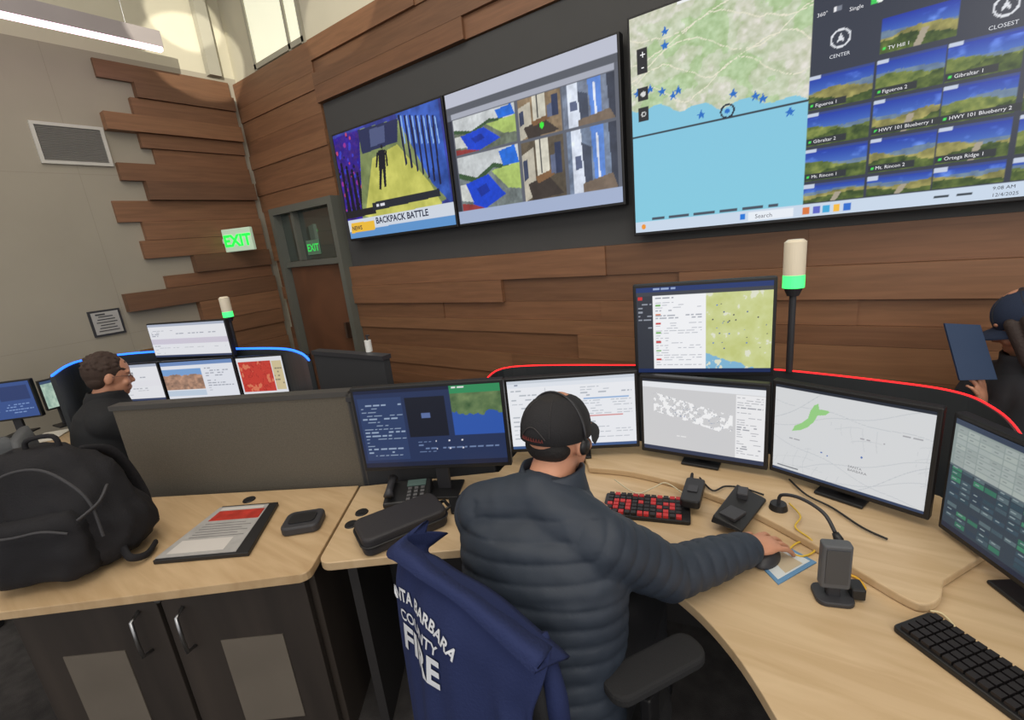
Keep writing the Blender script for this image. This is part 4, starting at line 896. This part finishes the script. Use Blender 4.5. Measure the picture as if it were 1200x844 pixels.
J=dict(pelvis=(.0,.90,.54),waist=(.01,.93,.70),chest=(.02,.965,.86),shoulders=(.02,1.0,.985),neck=(.065,1.05,1.065),head=(.095,1.10,1.150),right=(.86,-.51),look=(.66,.73,-.12),
 shL=(-.11,1.07,.97),elL=(-.10,1.25,.82),wrL=(.13,1.33,.795),hdL=(1,.25,-.1),upL=(0,0,1),thL=1,
 shR=(.155,.91,.965),elR=(.325,.955,.825),wrR=(.565,1.045,.80),hdR=(.9,.35,-.12),upR=(0,0,1),thR=-1,
 knL=(.16,1.33,.52),anL=(.2,1.36,.09),knR=(.33,1.22,.52),anR=(.36,1.25,.09))
person('man in slate puffer jacket and black cap seated using mouse',J,m_puff,cap=m_cap,headset=True,q=True,voxel=.0048)
m_blk=mat('black jacket cloth',(26,27,30),.85,bump=.4,bscale=60)
bx,by=-2.2,2.33
J=dict(pelvis=(bx,by,.54),waist=(bx+.01,by+.02,.7),chest=(bx+.02,by+.03,.86),shoulders=(bx+.03,by+.04,.99),neck=(bx+.05,by+.05,1.07),head=(bx+.08,by+.07,1.165),right=(.72,-.69),look=(.68,.72,-.2),
 shL=(bx-.08,by+.17,.96),elL=(bx+.05,by+.30,.82),wrL=(bx+.24,by+.36,.79),hdL=(1,.1,0),upL=(0,0,1),thL=1,
 shR=(bx+.14,by-.09,.96),elR=(bx+.26,by+.02,.83),wrR=(bx+.36,by+.22,.79),hdR=(.6,.8,0),upR=(0,0,1),thR=-1,
 knL=(bx+.28,by+.38,.52),anL=(bx+.3,by+.4,.09),knR=(bx+.4,by+.2,.52),anR=(bx+.42,by+.22,.09))
person('man with short brown hair in black jacket at rear console',J,m_blk,hair=mat('dark brown hair',(60,44,36),.8,bump=.5,bscale=160),glasses=True)
chair(C(bx,by,0),PSI+math.atan2(-.78,.62),'grey high-backed office chair behind seated man',top=.98,mb=mat('grey chair mesh',(88,90,92),.8,bump=.4,bscale=200))
chair(C(-2.72,2.30,0),PSI+.5,'empty grey office chair beside the backpack',top=.98,mb=mat('grey chair mesh',(88,90,92),.8,bump=.4,bscale=200))
bx,by=1.73,1.42
J=dict(pelvis=(bx,by,.54),waist=(bx,by,.7),chest=(bx-.01,by,.86),shoulders=(bx-.02,by,.99),neck=(bx-.03,by+.0,1.09),head=(bx-.06,by+.0,1.225),right=(.5,.86),look=(-.55,.72,-.42),
 shL=(bx-.12,by-.14,.97),elL=(bx-.18,by-.10,.80),wrL=(bx-.12,by+.03,.78),hdL=(-.3,.8,.1),upL=(-.2,-.3,.9),thL=1,
 shR=(bx+.0,by+.15,.97),elR=(bx-.10,by+.16,.80),wrR=(bx-.18,by+.01,.925),hdR=(-.25,-.15,.95),upR=(.55,-.80,.1),thR=1,
 knL=(bx-.2,by-.02,.52),anL=(bx-.18,by-.02,.09),knR=(bx-.2,by+.12,.52),anR=(bx-.18,by+.12,.09))
person('person in black with dark cap holding a navy folder',J,mat('charcoal jacket cloth',(40,41,47),.85,bump=.4,bscale=60),cap=mat('navy cap cloth',(30,42,66),.85,bump=.4,bscale=300),hair=mat('long dark brown hair',(50,38,34),.7,bump=.6,bscale=120),longhair=True)
chair(C(bx+.03,by,0),PSI+math.atan2(.86,.5),'black office chair beyond the red-lit partition',top=.95)
def pt(u,v,t): r=ray(u,v); return Vector((r.x*t,r.y*t,CH+r.z*t))
t_=.0028
q=[pt(1106,379,t_),pt(1148,381,t_*.99),pt(1168,445,t_*.98),pt(1124,446,t_*.99)]
c0=sum(q,Vector())/4; nn=(q[1]-q[0]).cross(q[3]-q[0]).normalized()*.004
b=B(); b.add([p-c0+nn for p in q]+[p-c0-nn for p in q],[(0,1,2,3),(7,6,5,4),(0,4,5,1),(1,5,6,2),(2,6,7,3),(3,7,4,0)])
solo(b,'document_folder',mat('navy folder',(34,56,88),.5),'navy blue folder held upright in a hand','folder',c0,bev=.001)

# ================= REAR STATION =================
led2=catmull([pz(60,440,1.15),pz(78,428,1.15),pz(100,421,1.15),pz(150,414,1.15),pz(210,410,1.15),pz(280,408,1.15),pz(330,408,1.15),pz(352,413,1.15),pz(362,421,1.15)])
T=thing('console_partition','dark rear console back panel edged with blue light','partition')
sweep(led2,[p.z-.010 for p in led2],[0]*len(led2),.022,'back_panel',m_cons,T)
sweep(led2,[p.z+.002 for p in led2],[p.z-.0098 for p in led2],.006,'light_strip',mat('blue light strip',(40,110,255),.4,emit=2.4),T)
wp=[(-3.25,2.45),(-2.6,2.62),(-1.9,2.62),(-1.42,2.40),(-1.34,2.46),(-1.55,2.64),(-2.2,2.86),(-2.8,2.90),(-3.10,2.80)]
solo(B().prism(cp2(wp),.72,.75),'curved_worktop',m_desk2,'pale oak worktop of the rear console','desk',bev=.003)
for p in[(-2.85,2.72),(-1.65,2.60)]:
    w_=C(*p); o=solo(B().box((0,0,.36),(.2,.12,.72)),'console_pedestal',m_cab,'dark pedestal under the rear worktop','cabinet',(w_.x,w_.y,0),PSI); o['group']='rear pedestals'
def ui_doc(c1,seed):
    c=Cv(120,76,(228,229,234)); c.rect(0,0,1,.08,(170,178,196)); c.rows(.03,.14,.95,.4,5,(160,164,176),.35,seed); c.rect(.0,.45,1,.6,c1); c.rows(.03,.65,.95,.92,5,(176,178,186),.35,seed+1); c.rect(0,.94,1,1,(60,70,100)); return c
def ui_pic():
    c=Cv(120,76,(225,228,236)); c.rect(0,0,1,.1,(110,140,190)); nz=c.noise(14,3,4); m=(c.X<.55)&(c.Y>.2)&(c.Y<.75); c.a[m]=np.stack([110+110*nz,90+80*nz,80+60*nz],-1)[m]; c.mask(m&(c.Y<.30+.1*nz),(120,160,210)); c.rows(.6,.2,.95,.85,10,(160,164,176),.35,3); c.rect(0,.78,.55,.92,(190,205,222)); return c
def ui_red():
    c=Cv(120,76,(222,224,230)); nz=c.noise(8,3,4); c.rect(.03,.1,.74,.92,(196,64,54)); m=(c.X>.03)&(c.X<.74)&(c.Y>.1)&(c.Y<.92); c.mask(m&(nz>.62),(214,120,90)); c.mask(m&(np.abs(nz-.45)<.012),(150,44,40)); c.rect(.76,.12,.97,.9,(206,190,150)); c.rows(.77,.2,.95,.8,6,(140,130,110),.4,2); return c
def ui_blue():
    c=Cv(120,76,(48,76,136)); c.rows(.05,.1,.45,.9,12,(130,152,195),.3,4); c.rect(.5,.1,.95,.5,(34,54,104)); c.rows(.52,.6,.95,.9,4,(120,148,200),.35,6); return c
def ui_teal():
    c=Cv(120,76,(150,176,170)); nz=c.noise(8,4); c.a[:]=np.stack([120+80*nz,150+70*nz,140+60*nz],-1); c.rect(0,0,1,.1,(60,80,110)); return c
g='rear console monitors'
def rm(label,bl,br,z,h,cv,st='desk',bz=.751): display('monitor',label,'monitor',pz(*bl,z),pz(*br,z),h,cv,st,group=g,base_z=bz,border=.008)
rm('raised monitor showing a pale document with lilac band',(183,421),(274,418),1.12,.235,ui_doc((206,200,214),2),'arm')
rm('monitor showing a web page with a photograph',(199,470),(284,466),.86,.262,ui_pic())
rm('monitor showing a red map',(286,465),(341,462),.86,.255,ui_red())
rm('monitor showing a white document beside the man',(126,474),(197,470),.86,.262,ui_doc((226,226,232),5))
rm('monitor turned sideways with grey page',(343,462),(372,458),.86,.24,ui_teal())
rm('monitor showing a dark blue interface',(-30,499),(50,488),.86,.25,ui_blue())
rm('small monitor showing a teal map',(56,482),(96,471),.88,.2,ui_teal())
def panel(a,bq,z,label,m=m_darkfab):
    a=Vector(a);bq=Vector(bq); d=bq-a; T=thing('partition_panel',label,'partition',((a.x+bq.x)/2,(a.y+bq.y)/2,0),math.atan2(d.y,d.x)); l=math.hypot(d.x,d.y)
    part(B().box((0,0,z/2-.01),(l,.04,z-.02)),'fabric_panel',m,T,bev=.003); part(B().box((0,0,z-.01),(l+.01,.05,.02)),'edge_cap',m_dark,T)
panel(pz(370,410,1.2),pz(452,416,1.2),1.2,'charcoal partition panel between consoles')
for (u,v) in[(4,524),(58,512)]:
    p=pz(u,v,.752); solo(B().box((0,0,.003),(.15,.20,.005)),'paper_stack',mat('paper',(220,214,200),.7),'loose papers on the rear worktop','paper',p,PSI+.3)
p=pz(433,412,1.2); T=thing('hand_sanitizer','small white pump bottle on partition top','bottle',(p.x,p.y,1.2))
part(B().cyl((0,0,0),(0,0,.055),.016,n=16),'bottle_body',m_white,T); part(B().cyl((0,0,.055),(0,0,.075),.005,n=10).box((.006,0,.078),(.022,.008,.006)),'pump',m_dark,T)

# ================= LIGHTS =================
w=bpy.data.worlds.new('w'); sc.world=w; w.use_nodes=True; w.node_tree.nodes['Background'].inputs[0].default_value=(.98,.97,.98,1); w.node_tree.nodes['Background'].inputs[1].default_value=.80
def area(loc,rot,sx_,sy,e,col):
    l=bpy.data.lights.new('area_light','AREA'); l.shape='RECTANGLE'; l.size=sx_; l.size_y=sy; l.energy=e; l.color=col
    o=bpy.data.objects.new('area_light',l); o.location=loc; o.rotation_euler=rot; sc.collection.objects.link(o); return o
area((0,.2,4.5),(0,0,0),5,2.2,96,(1,.93,.82)); area((-3.0,.0,4.5),(0,0,0),2,2.6,26,(1,.96,.88))
area((2.2,-2.6,3.2),(math.radians(58),0,math.radians(30)),3,2,62,(1,.95,.87))
def spot(loc,tgt,e,deg,bl=.06):
    s=bpy.data.lights.new('sun_patch','SPOT'); s.energy=e; s.spot_size=math.radians(deg); s.spot_blend=bl; s.color=(1,.95,.80); s.shadow_soft_size=.02
    o=bpy.data.objects.new('sun_patch',s); o.location=loc; sc.collection.objects.link(o); o.rotation_euler=(Vector(tgt)-Vector(loc)).to_track_quat('-Z','Y').to_euler()
spot((.5,-1.2,3.6),pxx(232,70,XL),1500,6.5); spot((.5,-1.2,3.6),pxx(215,22,XL),1300,4.5); spot((1.2,-1.6,4.3),py(400,12,YW),700,6)
